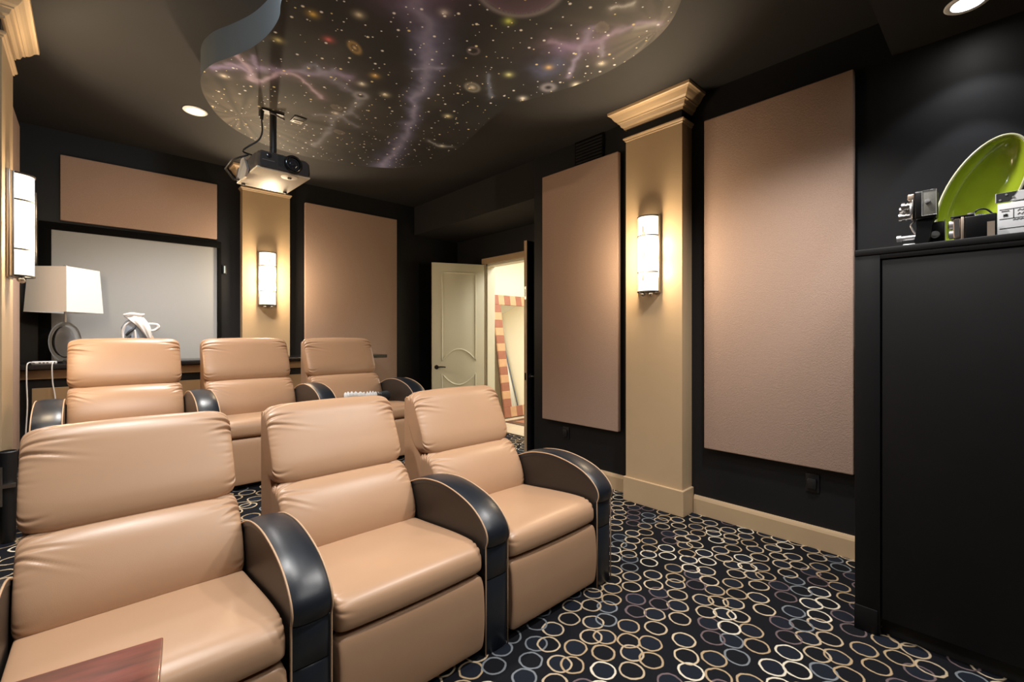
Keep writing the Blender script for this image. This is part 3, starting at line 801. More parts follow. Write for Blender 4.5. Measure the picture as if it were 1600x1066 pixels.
def make_recliner(label, group):
    t = thing('recliner', label, 'recliner', (0, 0, 0), 0, group)
    HEAD = [(0.745, 0.700), (0.712, 0.722), (0.722, 0.785), (0.765, 0.875), (0.812, 0.962), (0.848, 1.020), (0.885, 1.046), (0.925, 1.040), (0.955, 1.005), (0.945, 0.92), (0.89, 0.80), (0.82, 0.705)]
    LUMB = [(0.585, 0.405), (0.552, 0.445), (0.560, 0.52), (0.600, 0.605), (0.650, 0.672), (0.700, 0.704), (0.750, 0.712), (0.800, 0.690), (0.775, 0.60), (0.72, 0.48), (0.66, 0.405)]
    SEAT = [(0.012, 0.372), (-0.002, 0.392), (0.000, 0.435), (0.022, 0.468), (0.075, 0.484), (0.18, 0.482), (0.32, 0.470), (0.46, 0.455), (0.60, 0.440), (0.66, 0.42), (0.65, 0.37), (0.45, 0.350), (0.20, 0.352), (0.06, 0.358)]
    bm = bmesh.new()
    cushion(bm, HEAD, SW+0.006, power=9.0, pleats=[(5.3, 4, 0.036, 0.0085, 0.085, 0.25), (1.2, 2, 0.024, 0.0035, 0.04, 0.3), (3.0, 3, 0.045, 0.0010, 0.04, 0.0)], crown=0.010)
    link('head_cushion', bm, M['leather'], t, smooth='all')
    bm = bmesh.new()
    cushion(bm, LUMB, SW+0.004, pleats=[(5.0, 5, 0.028, 0.0075, 0.075, 0.35), (1.2, 2, 0.026, 0.003, 0.04, 0.3), (3.0, 2, 0.04, 0.0010, 0.04, 0.0)], crown=0.009)
    link('lumbar_cushion', bm, M['leather'], t, smooth='all')
    bm = bmesh.new()
    cushion(bm, SEAT, SW-0.002, power=26.0, shrink=0.84, pleats=[(3.0, 3, 0.03, 0.0025, 0.03, 0.3)], crown=0.006)
    link('seat_cushion', bm, M['leather'], t, smooth='all')
    bm = bmesh.new()
    FOOT = [(0.012, 0.035), (-0.002, 0.05), (-0.010, 0.12), (-0.012, 0.20), (-0.006, 0.30), (0.006, 0.346), (0.022, 0.352), (0.07, 0.350), (0.08, 0.30), (0.08, 0.06), (0.06, 0.035)]
    cushion(bm, FOOT, SW-0.003, power=34.0, shrink=0.8, nu=30, sub=6)
    link('footrest', bm, M['leather'], t, smooth='all')
    bm = bmesh.new()                                   # upholstered shell behind the cushions
    SH = [(0.66, 0.10), (0.66, 0.42), (0.80, 0.70), (0.90, 0.96), (0.925, 1.012), (0.945, 1.020), (0.962, 1.005), (0.966, 0.85), (0.955, 0.40), (0.94, 0.10)]
    prism(bm, SH, 'x', -SW+0.004, SW-0.004)
    bmesh.ops.bevel(bm, geom=[e for e in bm.edges if e.calc_face_angle(0) > 1.2], offset=0.008, segments=2, affect='EDGES')
    link('back_shell', bm, M['leather'], t, smooth=40)
    boxm('base', (-SW+0.01, SW-0.01, 0.082, 0.92, 0.0, 0.345), M['black_base'], t)
    arm_parts(t, SW+0.003)
    return t


FRONT, BACK = 'tan recliners in the front row', 'tan recliners in the raised back row'
proto = make_recliner('tan leather recliner at the right end of the front row, next to the open carpet', FRONT)
proto.location = (1.727, 1.53, 0)
SPOTS = [
    ((0.935, 1.53, 0), 0, 'tan leather recliner in the middle of the front row', FRONT),
    ((0.141, 1.53, 0), 0, 'tan leather recliner at the left end of the front row behind the mahogany table', FRONT),
    ((1.775, 3.545, 0.316), 0, 'tan leather recliner at the right end of the back row with clothing on its seat', BACK),
    ((0.992, 3.60, 0.316), 0, 'tan leather recliner in the middle of the back row in front of the pilaster', BACK),
    ((0.208, 3.665, 0.316), 0, 'tan leather recliner at left end of back row before the table lamp', BACK)]
for loc, rz, lab, grp in SPOTS:
    c = copy_tree(proto); c.location = loc; c.rotation_euler = (0, 0, rz); c['label'] = lab; c['group'] = grp
    if 'left end' in lab:
        arm_parts(c, -SW-0.003-AW)

# rumpled clothing on the seat of the back right recliner
t = thing('folded_jacket', 'rumpled white and charcoal jacket on the seat of the back right recliner', 'clothing', (1.90, 3.955, 0.786))
def rumple(bm, path, rad, seg=14, amp=0.012, seed=1):
    rs = np.random.RandomState(seed); pts = catmull(path, 6, closed=False)
    bmt = bmesh.new(); tube(bmt, pts, [rad*(0.75+0.25*math.sin(3*i+seed)) * (0.5 if i in (0, len(pts)-1) else 1) for i in range(len(pts))], seg)
    for v in bmt.verts:
        k = math.sin(v.co.x*38+v.co.z*50+seed)+math.sin(v.co.y*60-v.co.x*27); v.co += Vector((0, 0.3, 0.7))*amp*k*0.5
    me = bpy.data.meshes.new('tmp'); bmt.to_mesh(me); bmt.free(); bm.from_mesh(me); bpy.data.meshes.remove(me)
bm = bmesh.new(); rumple(bm, [(-0.06, 0.05, 0.045), (0.0, 0.02, 0.052), (0.06, 0.0, 0.048), (0.10, 0.0, 0.040)], 0.046, seed=2, amp=0.006)
rumple(bm, [(-0.22, 0.06, 0.050), (-0.14, 0.06, 0.058), (-0.04, 0.04, 0.052)], 0.046, seed=5, amp=0.006); o = link('body', bm, M['cloth_white'], t, smooth='all'); o['label'] = 'white body of the jacket'
bm = bmesh.new(); rumple(bm, [(0.045, -0.01, 0.045), (0.09, -0.01, 0.046), (0.13, -0.01, 0.044), (0.165, 0.0, 0.040)], 0.046, seed=3, amp=0.007); o = link('sleeve', bm, M['cloth_dark'], t, smooth='all'); o['label'] = 'charcoal sleeve'

# ------------------------------------------------------------------ bar ledge and knee wall behind the back row
KY = 5.46
bm = bmesh.new(); box(bm, LX+0.001, 2.36, KY, 5.835, 0.316, 1.115)
struct(link('wall_knee', bm, M['black_paint']))
struct(boxm('trim_5', (LX+0.002, 2.36, KY-0.035, KY-0.001, 1.03, 1.105), M['gold'], None, 0.006))
for k, (x0, x1) in enumerate(((-0.35, 0.42), (0.55, 1.32), (1.45, 2.22))):
    bm = bmesh.new(); box(bm, x0, x1, KY-0.014, KY-0.001, 0.42, 0.955, 0.004); struct(link('trim_%d' % (6+k), bm, M['gold']))
t = thing('bar_ledge', 'long black bar ledge behind the back row of recliners', 'counter', (0, 5.3, 1.116))
bm = bmesh.new(); box(bm, LX+0.003, 2.76, 0.0, 0.495, 0.0, 0.04, 0.006); link('ledge_top', bm, M['black_gloss'], t, smooth=30)
bm = bmesh.new(); prism(bm, [(0.49, 0.0), (0.06, 0.0), (0.14, -0.06), (0.38, -0.12), (0.40, -0.32), (0.49, -0.32)], 'x', 2.43, 2.50)
link('bracket', bm, M['black_gloss'], t)

# table lamp
t = thing('table_lamp', 'table lamp with square white shade and clear glass ring base on the black ledge', 'lamp', (-0.155, 5.52, 1.156))
bm = bmesh.new(); lathe(bm, [(0.075, 0.0), (0.078, 0.006), (0.074, 0.014), (0.02, 0.02), (0.01, 0.03)], seg=28); link('foot', bm, M['glass'], t, smooth=40)
bm = bmesh.new()
rings = []; NR, nt_ = 40, 14
for k in range(NR):
    a = k/NR*2*PI
    ring = []
    for j in range(nt_):
        b = j/nt_*2*PI
        rr = 1 + 0.021/0.1*math.cos(b)
        ring.append(bm.verts.new((0.083*math.cos(a) + 0.021*math.cos(b)*math.cos(a), 0.030*math.sin(b), 0.185 + 0.150*math.sin(a) + 0.021*math.cos(b)*math.sin(a))))
    rings.append(ring)
for k in range(NR):
    A, B = rings[k], rings[(k+1) % NR]
    for j in range(nt_): bm.faces.new((A[j], A[(j+1) % nt_], B[(j+1) % nt_], B[j]))
link('glass_ring', bm, M['ring_glass'], t, smooth='all')
bm = bmesh.new()
lathe(bm, [(0.066, -0.006), (0.067, 0.0), (0.066, 0.006)], (0, 0, 0.185), 36, Matrix.Rotation(PI/2, 4, 'X')); bmesh.ops.scale(bm, vec=(1, 1, 128/66.), space=Matrix.Translation((0, 0, -0.185)), verts=bm.verts)
link('glass_disc', bm, M['thin_glass'], t, smooth=40)
bm = bmesh.new(); cyl(bm, (0, 0, 0.354), (0, 0, 0.46), 0.009, 12); cyl(bm, (0, 0, 0.46), (0, 0, 0.54), 0.018, 14); link('stem', bm, M['nickel'], t, smooth=40)
bm = bmesh.new(); cyl(bm, (0, 0, 0.54), (0, 0, 0.82), 0.003, 8); tube(bm, [(-0.02, 0, 0.83), (0, 0, 0.845), (0.02, 0, 0.83)], 0.006, 8)
for k in range(4):
    a = PI/4*0 + k*PI/2
    tube(bm, [(0, 0, 0.80), (0.2*math.cos(a), 0.2*math.sin(a), 0.80)], 0.0025, 6)
link('harp', bm, M['nickel'], t, smooth=40)
bm = bmesh.new()
def sq(h, z): return [bm.verts.new((h*math.cos(k*PI/2+0.06), h*math.sin(k*PI/2+0.06), z)) for k in range(4)]
o0, o1, i1, i0 = sq(0.247, 0.435), sq(0.222, 0.815), sq(0.219, 0.815), sq(0.244, 0.435)
for a, b in ((o0, o1), (o1, i1), (i1, i0), (i0, o0)):
    for k in range(4): bm.faces.new((a[k], a[(k+1) % 4], b[(k+1) % 4], b[k]))
link('lamp_shade', bm, M['shade'], t)

# white hub with cables on the ledge
t = thing('network_hub', 'flat white device with hanging cables at the left end of the ledge', 'device', (-0.275, 5.40, 1.1565))
boxm('case', (-0.075, 0.075, -0.035, 0.035, 0.0, 0.024), M['white_plastic'], t, 0.008, 3)
for k in range(3):
    boxm('socket', (-0.03+0.022*k, -0.018+0.022*k, -0.037, -0.0345, 0.008, 0.016), M['black_plastic'], t)
bm = bmesh.new(); tube(bm, catmull([(-0.05, -0.03, 0.014), (-0.075, -0.085, 0.020), (-0.088, -0.114, 0.010), (-0.092, -0.122, -0.03), (-0.092, -0.122, -0.15), (-0.088, -0.125, -0.33), (-0.098, -0.13, -0.6), (-0.095, -0.13, -0.8)], 8, False), 0.0045, 8); link('cable', bm, M['white_plastic'], t, smooth='all')
bm = bmesh.new(); tube(bm, catmull([(0.06, -0.03, 0.014), (0.062, -0.085, 0.024), (0.054, -0.114, 0.012), (0.050, -0.122, -0.03), (0.054, -0.122, -0.15), (0.070, -0.122, -0.30), (0.075, -0.13, -0.6), (0.07, -0.13, -0.8)], 8, False), 0.0045, 8); link('cable', bm, M['white_plastic'], t, smooth='all')

# figurine
t = thing('figurine', 'small white and blue draped figurine on the ledge in front of the grey screen', 'figurine', (0.315, 5.52, 1.156))
bm = bmesh.new(); lathe(bm, [(0.085, 0), (0.09, 0.01), (0.095, 0.10), (0.100, 0.22), (0.095, 0.31), (0.070, 0.37), (0.03, 0.40), (0.004, 0.41)], seg=28)
for v in bm.verts: v.co.x += 0.010*math.sin(v.co.z*34+v.co.y*20); v.co.y *= 0.9
link('body', bm, M['fig_blue'], t, smooth='all')
bm = bmesh.new()
def fold(pts, wid, thick=0.010):
    P = catmull(pts, 6, False)
    tube(bm, P, [wid*(0.5+0.5*math.sin(PI*min(1, 0.15+i/(len(P)-1)*0.85))) for i in range(len(P))], 10)
rows = [[(-0.075, 0.0, 0.415), (-0.01, -0.03, 0.437), (0.05, -0.02, 0.42)], [(-0.04, -0.085, 0.378), (0.03, -0.105, 0.375), (0.085, -0.06, 0.36)],
        [(0.025, -0.112, 0.305), (0.07, -0.112, 0.30), (0.112, -0.06, 0.30)], [(0.082, -0.100, 0.215), (0.105, -0.085, 0.21), (0.118, -0.05, 0.205)]]
cols_ = [catmull([r_[k] for r_ in rows], 7, False) for k in range(3)]
grid = [catmull([c_[i] for c_ in cols_], 6, False) for i in range(len(cols_[0]))]
vf = [[bm.verts.new((p[0], p[1]-0.006*math.sin(j*1.5+i*0.35), p[2])) for j, p in enumerate(g)] for i, g in enumerate(grid)]
vb = [[bm.verts.new((p[0]-0.004, p[1]+0.010, p[2]-0.006)) for p in g] for g in grid]
ni, nj = len(grid), len(grid[0])
for i in range(ni-1):
    for j in range(nj-1):
        bm.faces.new((vf[i][j], vf[i][j+1], vf[i+1][j+1], vf[i+1][j])); bm.faces.new((vb[i][j], vb[i+1][j], vb[i+1][j+1], vb[i][j+1]))
for i in range(ni-1):
    for j in (0, nj-1): bm.faces.new((vf[i][j], vf[i+1][j], vb[i+1][j], vb[i][j]))
for j in range(nj-1):
    for i in (0, ni-1): bm.faces.new((vf[i][j], vf[i][j+1], vb[i][j+1], vb[i][j]))
fold([(-0.085, -0.03, 0.425), (-0.03, -0.05, 0.436), (0.03, -0.05, 0.430), (0.06, -0.03, 0.437)], 0.016)
link('drape', bm, M['fig_white'], t, smooth='all')
bm = bmesh.new(); tube(bm, catmull([(0.09, -0.05, 0.345), (0.15, -0.05, 0.342), (0.165, -0.05, 0.315), (0.13, -0.05, 0.285), (0.09, -0.05, 0.285)], 6, False), 0.013, 10)
link('handle', bm, M['fig_white'], t, smooth='all')
for k, (pts, w_) in enumerate([([(-0.088, -0.045, 0.20), (-0.092, -0.04, 0.27), (-0.075, -0.05, 0.33), (-0.04, -0.06, 0.365)], 0.012), ([(-0.07, -0.07, 0.24), (-0.05, -0.085, 0.27), (-0.02, -0.092, 0.30), (0.0, -0.085, 0.34)], 0.012),
                    ([(-0.02, -0.088, 0.10), (-0.005, -0.095, 0.20), (-0.01, -0.095, 0.29)], 0.010), ([(-0.065, -0.07, 0.12), (-0.06, -0.08, 0.19), (-0.04, -0.09, 0.24)], 0.014)]):
    bm = bmesh.new(); fold(pts, w_); link('fold', bm, M['fig_white'] if k % 2 == 0 else M['fig_dark'], t, smooth='all')
bm = bmesh.new(); fold([(0.10, -0.05, 0.24), (0.115, -0.05, 0.20), (0.10, -0.05, 0.15), (0.09, -0.05, 0.08)], 0.020); link('hem', bm, M['fig_tan'], t, smooth='all')

# ------------------------------------------------------------------ projector hanging from the star panel
PXY = (1.02, 3.765)
t = thing('projector', 'dark grey ceiling projector with pale underside hanging on a black pole', 'projector', (PXY[0], PXY[1], 2.56), math.radians(2))
bm = bmesh.new(); W2, D0, D1, H2 = 0.185, -0.26, 0.26, 0.135
secs = [(D0, 0.86, 0.0), (D0+0.02, 0.95, 0.0), (D0+0.06, 1.0, 0.0), (D1-0.03, 1.0, 0.0), (D1, 0.93, 0.0)]
rr = []
for y, s, _ in secs:
    rr.append([bm.verts.new((x*s if abs(x) < 1 else x, y, z)) for x, z in ((-W2, 0.012), (-W2-0.006, 0.04), (-W2, H2-0.03), (-W2+0.03, H2*s), (W2-0.03, H2*s), (W2, H2-0.03), (W2+0.006, 0.04), (W2, 0.012))])
for a, b in zip(rr, rr[1:]):
    for k in range(8): bm.faces.new((a[k], a[(k+1) % 8], b[(k+1) % 8], b[k]))
bm.faces.new(rr[0][::-1]); bm.faces.new(rr[-1])
link('body', bm, M['proj_grey'], t, smooth=30)
boxm('underside', (-W2+0.004, W2-0.004, D0+0.012, D1-0.006, 0.0, 0.013), M['proj_white'], t, 0.004)
bm = bmesh.new(); rotx = Matrix.Rotation(PI/2, 4, 'X')
lathe(bm, [(0.040, 0.0), (0.062, 0.002), (0.064, 0.016), (0.056, 0.024), (0.046, 0.026), (0.040, 0.010)], (0.055, D0+0.012, 0.074), 32, rotx)
link('lens_ring', bm, M['black_gloss'], t, smooth=40)
bm = bmesh.new(); lathe(bm, [(0.039, 0.0), (0.034, 0.007), (0.02, 0.013), (0.002, 0.015)], (0.055, D0+0.004, 0.074), 28, rotx); link('lens', bm, M['lens_glass'], t, smooth='all')
bm = bmesh.new(); tube(bm, [(0.055+0.082*math.cos(a), D0+0.006, 0.068+0.058*math.sin(a)) for a in np.linspace(0, 2*PI, 32)[:-1]], 0.006, 8, closed=True); link('lens_surround', bm, M['proj_grey'], t, smooth='all')
for k in range(6):
    boxm('vent_slat', (-0.045+0.011*k, -0.039+0.011*k, D0-0.003, D0+0.01, 0.035, 0.118), M['black_plastic'], t)
bm = bmesh.new(); lathe(bm, [(0.018, 0), (0.018, 0.005), (0.011, 0.008)], (-0.105, D0+0.002, 0.095), 18, rotx); link('sensor_window', bm, M['lens_glass'], t, smooth=40)
boxm('logo_strip', (-0.15, -0.07, D0-0.001, D0+0.004, 0.058, 0.062), M['nickel'], t)
bm = bmesh.new(); lathe(bm, [(0.06, 0.002), (0.056, -0.004), (0.040, -0.006), (0.004, -0.006)], (0.055, D0+0.075, 0.0), 28); link('adjuster_plate', bm, M['proj_white'], t, smooth=40)
for x, y in ((-0.15, 0.20), (0.15, 0.20), (0.055, D0+0.075)):
    bm = bmesh.new(); lathe(bm, [(0.014, 0.0), (0.014, -0.012), (0.010, -0.016), (0.002, -0.016)], (x, y, 0.0), 14); link('foot', bm, M['proj_grey'], t, smooth=40)
bm = bmesh.new()                                      # side bracket on its left
prism(bm, [(-0.10, 0.02), (-0.02, 0.125), (0.05, 0.125), (0.14, 0.02), (0.05, -0.025), (-0.05, -0.025)], 'y', -0.12, -0.105)
for v in bm.verts:
    v.co = Vector((v.co.y*0.0 - W2 - 0.012 + (v.co.y+0.1125), v.co.x, v.co.z))
link('side_plate', bm, M['chrome'], t)
bm = bmesh.new(); tube(bm, [(-W2-0.01, -0.10, 0.12), (-W2-0.09, -0.02, 0.085), (-W2-0.115, 0.06, 0.035), (-W2-0.05, 0.12, -0.01), (-W2-0.01, 0.14, 0.0)], 0.007, 8); link('side_bracket', bm, M['black_plastic'], t, smooth='all')
boxm('mount_plate', (-0.10, 0.10, -0.08, 0.08, H2, H2+0.016), M['black_plastic'], t, 0.003)
for x, y in ((-0.09, -0.07), (0.09, -0.07), (-0.09, 0.07), (0.09, 0.07)):
    bm = bmesh.new(); cyl(bm, (x, y, H2-0.01), (x, y, H2+0.03), 0.008, 10); link('mount_screw', bm, M['nickel'], t, smooth=40)
bm = bmesh.new(); cyl(bm, (0, 0, H2+0.016), (0, 0, SZ-2.56-0.008), 0.024, 20); link('pole', bm, M['black_plastic'], t, smooth=40)
bm = bmesh.new(); box(bm, -0.09, 0.07, -0.035, 0.035, SZ-2.56-0.012, SZ-2.56-0.0005, 0.002); box(bm, -0.09, -0.082, -0.035, 0.035, SZ-2.56-0.05, SZ-2.56-0.012)
link('ceiling_bracket', bm, M['black_plastic'], t)
bm = bmesh.new(); cyl(bm, (-0.03, -0.02, SZ-2.56-0.012), (0.075, -0.02, SZ-2.56-0.035), 0.008, 10); link('clamp_bolt', bm, M['nickel'], t, smooth=40)
bm = bmesh.new()
tube(bm, catmull([(-0.085, -0.02, 0.505), (-0.085, -0.02, 0.44), (-0.082, -0.02, 0.34), (-0.11, -0.02, 0.27), (-0.18, 0.0, 0.205), (-0.195, 0.03, 0.18), (-0.12, 0.05, 0.175), (-0.05, 0.05, 0.15)], 8, False), 0.006, 8)
link('power_cord', bm, M['black_plastic'], t, smooth='all')
bm = bmesh.new(); cyl(bm, (-0.085, -0.02, 0.50), (-0.085, -0.02, 0.43), 0.017, 12, 0.010); link('plug', bm, M['black_plastic'], t, smooth=40)
# square ceiling socket beside the pole
t = thing('ceiling_socket', 'small black and white square socket on the star painted ceiling beside the pole', 'socket', (1.197, 3.75, SZ))
boxm('cover_plate', (-0.045, 0.045, -0.06, 0.06, -0.006, -0.0005), M['black_plastic'], t, 0.002)
boxm('insert', (-0.036, 0.036, -0.005, 0.052, -0.010, -0.006), M['proj_white'], t, 0.001)
boxm('slot', (-0.022, 0.022, 0.026, 0.036, -0.012, -0.010), M['black_plastic'], t)

# ------------------------------------------------------------------ doors
def door(label, hinge, rz, mirror):   # mirror: the black room side is the local +y face
    """leaf from the hinge along +x; handles on both faces"""
    Wd, Hd, Th = 0.765, 2.42, 0.042
    t = thing('door_leaf', label, 'door', (hinge[0], hinge[1], 0.008), rz, 'cream double door leaves')
    lf = boxm('leaf', (0.0, Wd, -Th/2, Th/2, 0.0, Hd), M['door'], t, 0.002)
    lf.data.materials.append(M['black_paint']); lf.data.materials.append(M['gold'])
    room = 1 if mirror else -1
    for p in lf.data.polygons:
        if p.normal.y*room > 0.7: p.material_index = 1
        elif abs(p.normal.x) > 0.7: p.material_index = 2
    x0, x1 = 0.135, Wd-0.145; cx = (x0+x1)/2; zc = 0.94
    def arcpts(z_edge, z_mid, n=14):
        return [(x0+(x1-x0)*k/n, z_edge+(z_mid-z_edge)*(1-(2*k/n-1)**2)) for k in range(n+1)]
    up = [(x0, 2.29), (x1, 2.29)] + arcpts(1.03, 1.19)[::-1]
    lo = [(x0, 0.22), (x1, 0.22)] + arcpts(0.84, 0.68)[::-1]
    for s in (-1, 1):
        for shape in (up, lo):
            bm = bmesh.new()
            dense = []
            for a, b in zip(shape, shape[1:]+shape[:1]):
                n = max(1, int(math.hypot(b[0]-a[0], b[1]-a[1])/0.08))
                dense += [(a[0]+(b[0]-a[0])*k/n, a[1]+(b[1]-a[1])*k/n) for k in range(n)]
            tube(bm, [(x, s*(Th/2), z) for x, z in dense], 0.011, 8, closed=True)
            link('panel_moulding', bm, M['black_paint'] if s == room else M['door'], t, smooth='all')
        bm = bmesh.new(); hx = Wd-0.065
        cyl(bm, (hx, s*Th/2, zc), (hx, s*(Th/2+0.008), zc), 0.030, 20); cyl(bm, (hx, s*Th/2, zc), (hx, s*(Th/2+0.05), zc), 0.010, 12)
        tube(bm, catmull([(hx, s*(Th/2+0.048), zc), (hx-0.05, s*(Th/2+0.052), zc+0.006), (hx-0.12, s*(Th/2+0.048), zc)], 5, False), 0.009, 8)
        link('lever_handle', bm, M['nickel'] if mirror else M['bronze'], t, smooth=40)
    boxm('latch_plate', (Wd-0.0005, Wd+0.002, -0.012, 0.012, zc-0.04, zc+0.04), M['bronze'], t)
    boxm('bolt_plate', (Wd-0.0005, Wd+0.002, -0.012, 0.012, 1.78, 1.92), M['nickel'], t)
    boxm('bolt_slot', (Wd+0.002, Wd+0.003, -0.005, 0.005, 1.81, 1.89), M['black_plastic'], t)
    for z in (0.25, 1.2, 2.15):
        bm = bmesh.new(); cyl(bm, (-0.006, -Th/2-0.004, z-0.05), (-0.006, -Th/2-0.004, z+0.05), 0.008, 10); link('hinge', bm, M['nickel'], t, smooth=40)
    return t


door('cream door leaf standing wide open, its arched panels facing the room', (4.245, 5.19), math.atan2(5.50-5.19, 3.55-4.245), False)
door('second door leaf seen edge on in the doorway, its room side black', (4.245, 3.565), math.radians(181.5), True)

# ------------------------------------------------------------------ hall beyond the door
HX1, HY0, HY1, HZ = 8.0, 1.6, 6.12, 3.1
struct(boxm('floor_hall', (AX+0.14, HX1, HY0, HY1, -0.06, -0.004), M['grout']))
hf = bpy.data.objects['floor_hall']
k = 0
tile_mesh = None
for ix in range(7):
    for iy in range(9):
        x, y = AX+0.18+ix*0.5, HY0+0.03+iy*0.5
        if x+0.49 > HX1 or y+0.49 > HY1: continue
        if tile_mesh is None:
            bm = bmesh.new(); box(bm, 0.004, 0.494, 0.004, 0.494, -0.006, 0.0, 0.002, 1); o = link('tile', bm, M['tile'], hf); tile_mesh = o.data
        else:
            o = bpy.data.objects.new('tile', tile_mesh); COL.objects.link(o); o.parent = hf
        o.location = (x, y, 0.0)
t = thing('floor_rug', 'brown and red bordered rug on the hall tiles below the mirror', 'rug', (5.65, 4.95, 0.001))
boxm('border', (-0.75, 0.75, -0.55, 0.55, 0.0, 0.006), M['dark_inlay'], t, 0.002)
boxm('field', (-0.62, 0.62, -0.42, 0.42, 0.006, 0.009), M['red_inlay'], t, 0.001)
boxm('centre', (-0.48, 0.48, -0.28, 0.28, 0.009, 0.012), M['tile'], t, 0.001)
struct(boxm('wall_hall_back', (AX+0.12, HX1, HY1, HY1+0.1, 0, HZ), M['cream_wall']))
struct(boxm('wall_hall_right', (HX1, HX1+0.1, HY0, HY1+0.1, 0, HZ), M['cream_wall']))
struct(boxm('wall_hall_front', (AX+0.12, HX1, HY0-0.1, HY0, 0, HZ), M['cream_wall']))
bm = bmesh.new(); box(bm, AX+0.121, AX+0.14, HY0, DY0, 0, HZ); box(bm, AX+0.121, AX+0.14, DY1, HY1, 0, HZ); box(bm, AX+0.121, AX+0.14, DY0, DY1, DH, HZ)
struct(link('wall_hall_left', bm, M['cream_wall']))
struct(boxm('ceiling_hall', (AX+0.12, HX1, HY0, HY1, HZ, HZ+0.1), M['white_ceiling']))
bm = bmesh.new(); prism(bm, [(HY0, HZ), (HY0, HZ-0.16), (HY0+0.02, HZ-0.16), (HY0+0.05, HZ-0.11), (HY0+0.11, HZ-0.05), (HY0+0.14, HZ-0.02), (HY0+0.14, HZ)], 'x', AX+0.14, HX1)
prism(bm, [(HX1, HZ), (HX1, HZ-0.16), (HX1-0.02, HZ-0.16), (HX1-0.05, HZ-0.11), (HX1-0.11, HZ-0.05), (HX1-0.14, HZ-0.02), (HX1-0.14, HZ)], 'y', HY0+0.14, HY1)
struct(link('trim_9', bm, M['white_ceiling']))
# white curtain that the mirror shows
t = thing('curtain', 'white curtain with cord seen in the leaning mirror', 'curtain', (HX1-0.10, 2.72, 0), PI/2)
bm = bmesh.new(); A = []; n = 60
for k in range(n+1):
    x = -0.32+0.64*k/n; y = 0.025*math.sin(k/n*2*PI*7)
    A.append([bm.verts.new((x, y+o_, z)) for z in (0.03, 2.80) for o_ in (0, 0.006)])
for a, b in zip(A, A[1:]):
    bm.faces.new((a[0], b[0], b[2], a[2])); bm.faces.new((a[1], a[3], b[3], b[1])); bm.faces.new((a[2], b[2], b[3], a[3])); bm.faces.new((a[0], a[1], b[1], b[0]))
bm.faces.new((A[0][0], A[0][2], A[0][3], A[0][1])); bm.faces.new((A[-1][0], A[-1][1], A[-1][3], A[-1][2]))
link('drape', bm, M['curtain'], t, smooth='all')
bm = bmesh.new(); tube(bm, [(0.36, 0, 0.4), (0.36, 0, 2.78)], 0.012, 8); link('cord', bm, M['blue_cord'], t, smooth='all')
bm = bmesh.new(); tube(bm, [(-0.5, 0, 2.82), (0.5, 0, 2.82)], 0.015, 10); link('rod', bm, M['bronze'], t, smooth='all')

# leaning mirror with chequered frame
t = thing('leaning_mirror', 'large mirror with a chequered wood frame leaning against the hall wall', 'mirror', (5.10, 5.70, 0.012), 0)
t.rotation_euler = (-math.radians(9.5), 0, 0)
MW, MH, FWd = 1.25, 2.12, 0.175
boxm('backing', (0.004, MW-0.004, 0.0, 0.03, 0.004, MH-0.004), M['dark_inlay'], t)
boxm('mirror_glass', (FWd, MW-FWd, -0.012, -0.001, FWd, MH-FWd), M['mirror'], t)
def sqr(x0, x1, z0, z1, dark):
    bm = bmesh.new(); box(bm, x0+0.0005, x1-0.0005, -0.03, -0.0005, z0+0.0005, z1-0.0005, 0.003, 1)
    link('frame_square', bm, M['frame_dark'] if dark else M['frame_light'], t)
nv = 13; hv = (MH-2*FWd)/nv
for k in range(nv):
    for x in (0, MW-FWd): sqr(x, x+FWd, FWd+k*hv, FWd+(k+1)*hv, k % 2 == 0)
nh = 9; hh = MW/nh
for k in range(nh):
    for z in (0, MH-FWd): sqr(k*hh, (k+1)*hh, z, z+FWd, k % 2 == 0)

# ------------------------------------------------------------------ black built-in cabinet
CXF, CY1, CH = 2.68, 0.488, 1.797
t = thing('cabinet', 'tall black built in cabinet at the right edge of the room', 'cabinet', (CXF, 0, 0))
bm = bmesh.new(); box(bm, 0.022, RX-CXF-0.002, FY+0.01, CY1-0.002, 0.075, CH-0.03); link('carcass', bm, M['cab_black'], t)
boxm('top', (-0.004, RX-CXF-0.002, FY+0.01, CY1, CH-0.03, CH), M['cab_black'], t, 0.004)
boxm('side_stile', (0.0, 0.03, 0.392, CY1-0.001, 0.0, CH-0.03), M['cab_black'], t, 0.002)
boxm('top_rail', (0.0, 0.022, FY+0.01, 0.392, CH-0.052, CH-0.03), M['cab_black'], t, 0.002)
boxm('door', (0.006, 0.022, FY+0.01, 0.386, 0.082, CH-0.056), M['cab_black'], t, 0.003)
boxm('plinth', (0.05, 0.07, FY+0.01, 0.392, 0.0, 0.078), M['black_base'], t)
boxm('foot_block', (-0.006, 0.03, 0.400, CY1+0.001, 0.0, 0.115), M['cab_black'], t, 0.004)

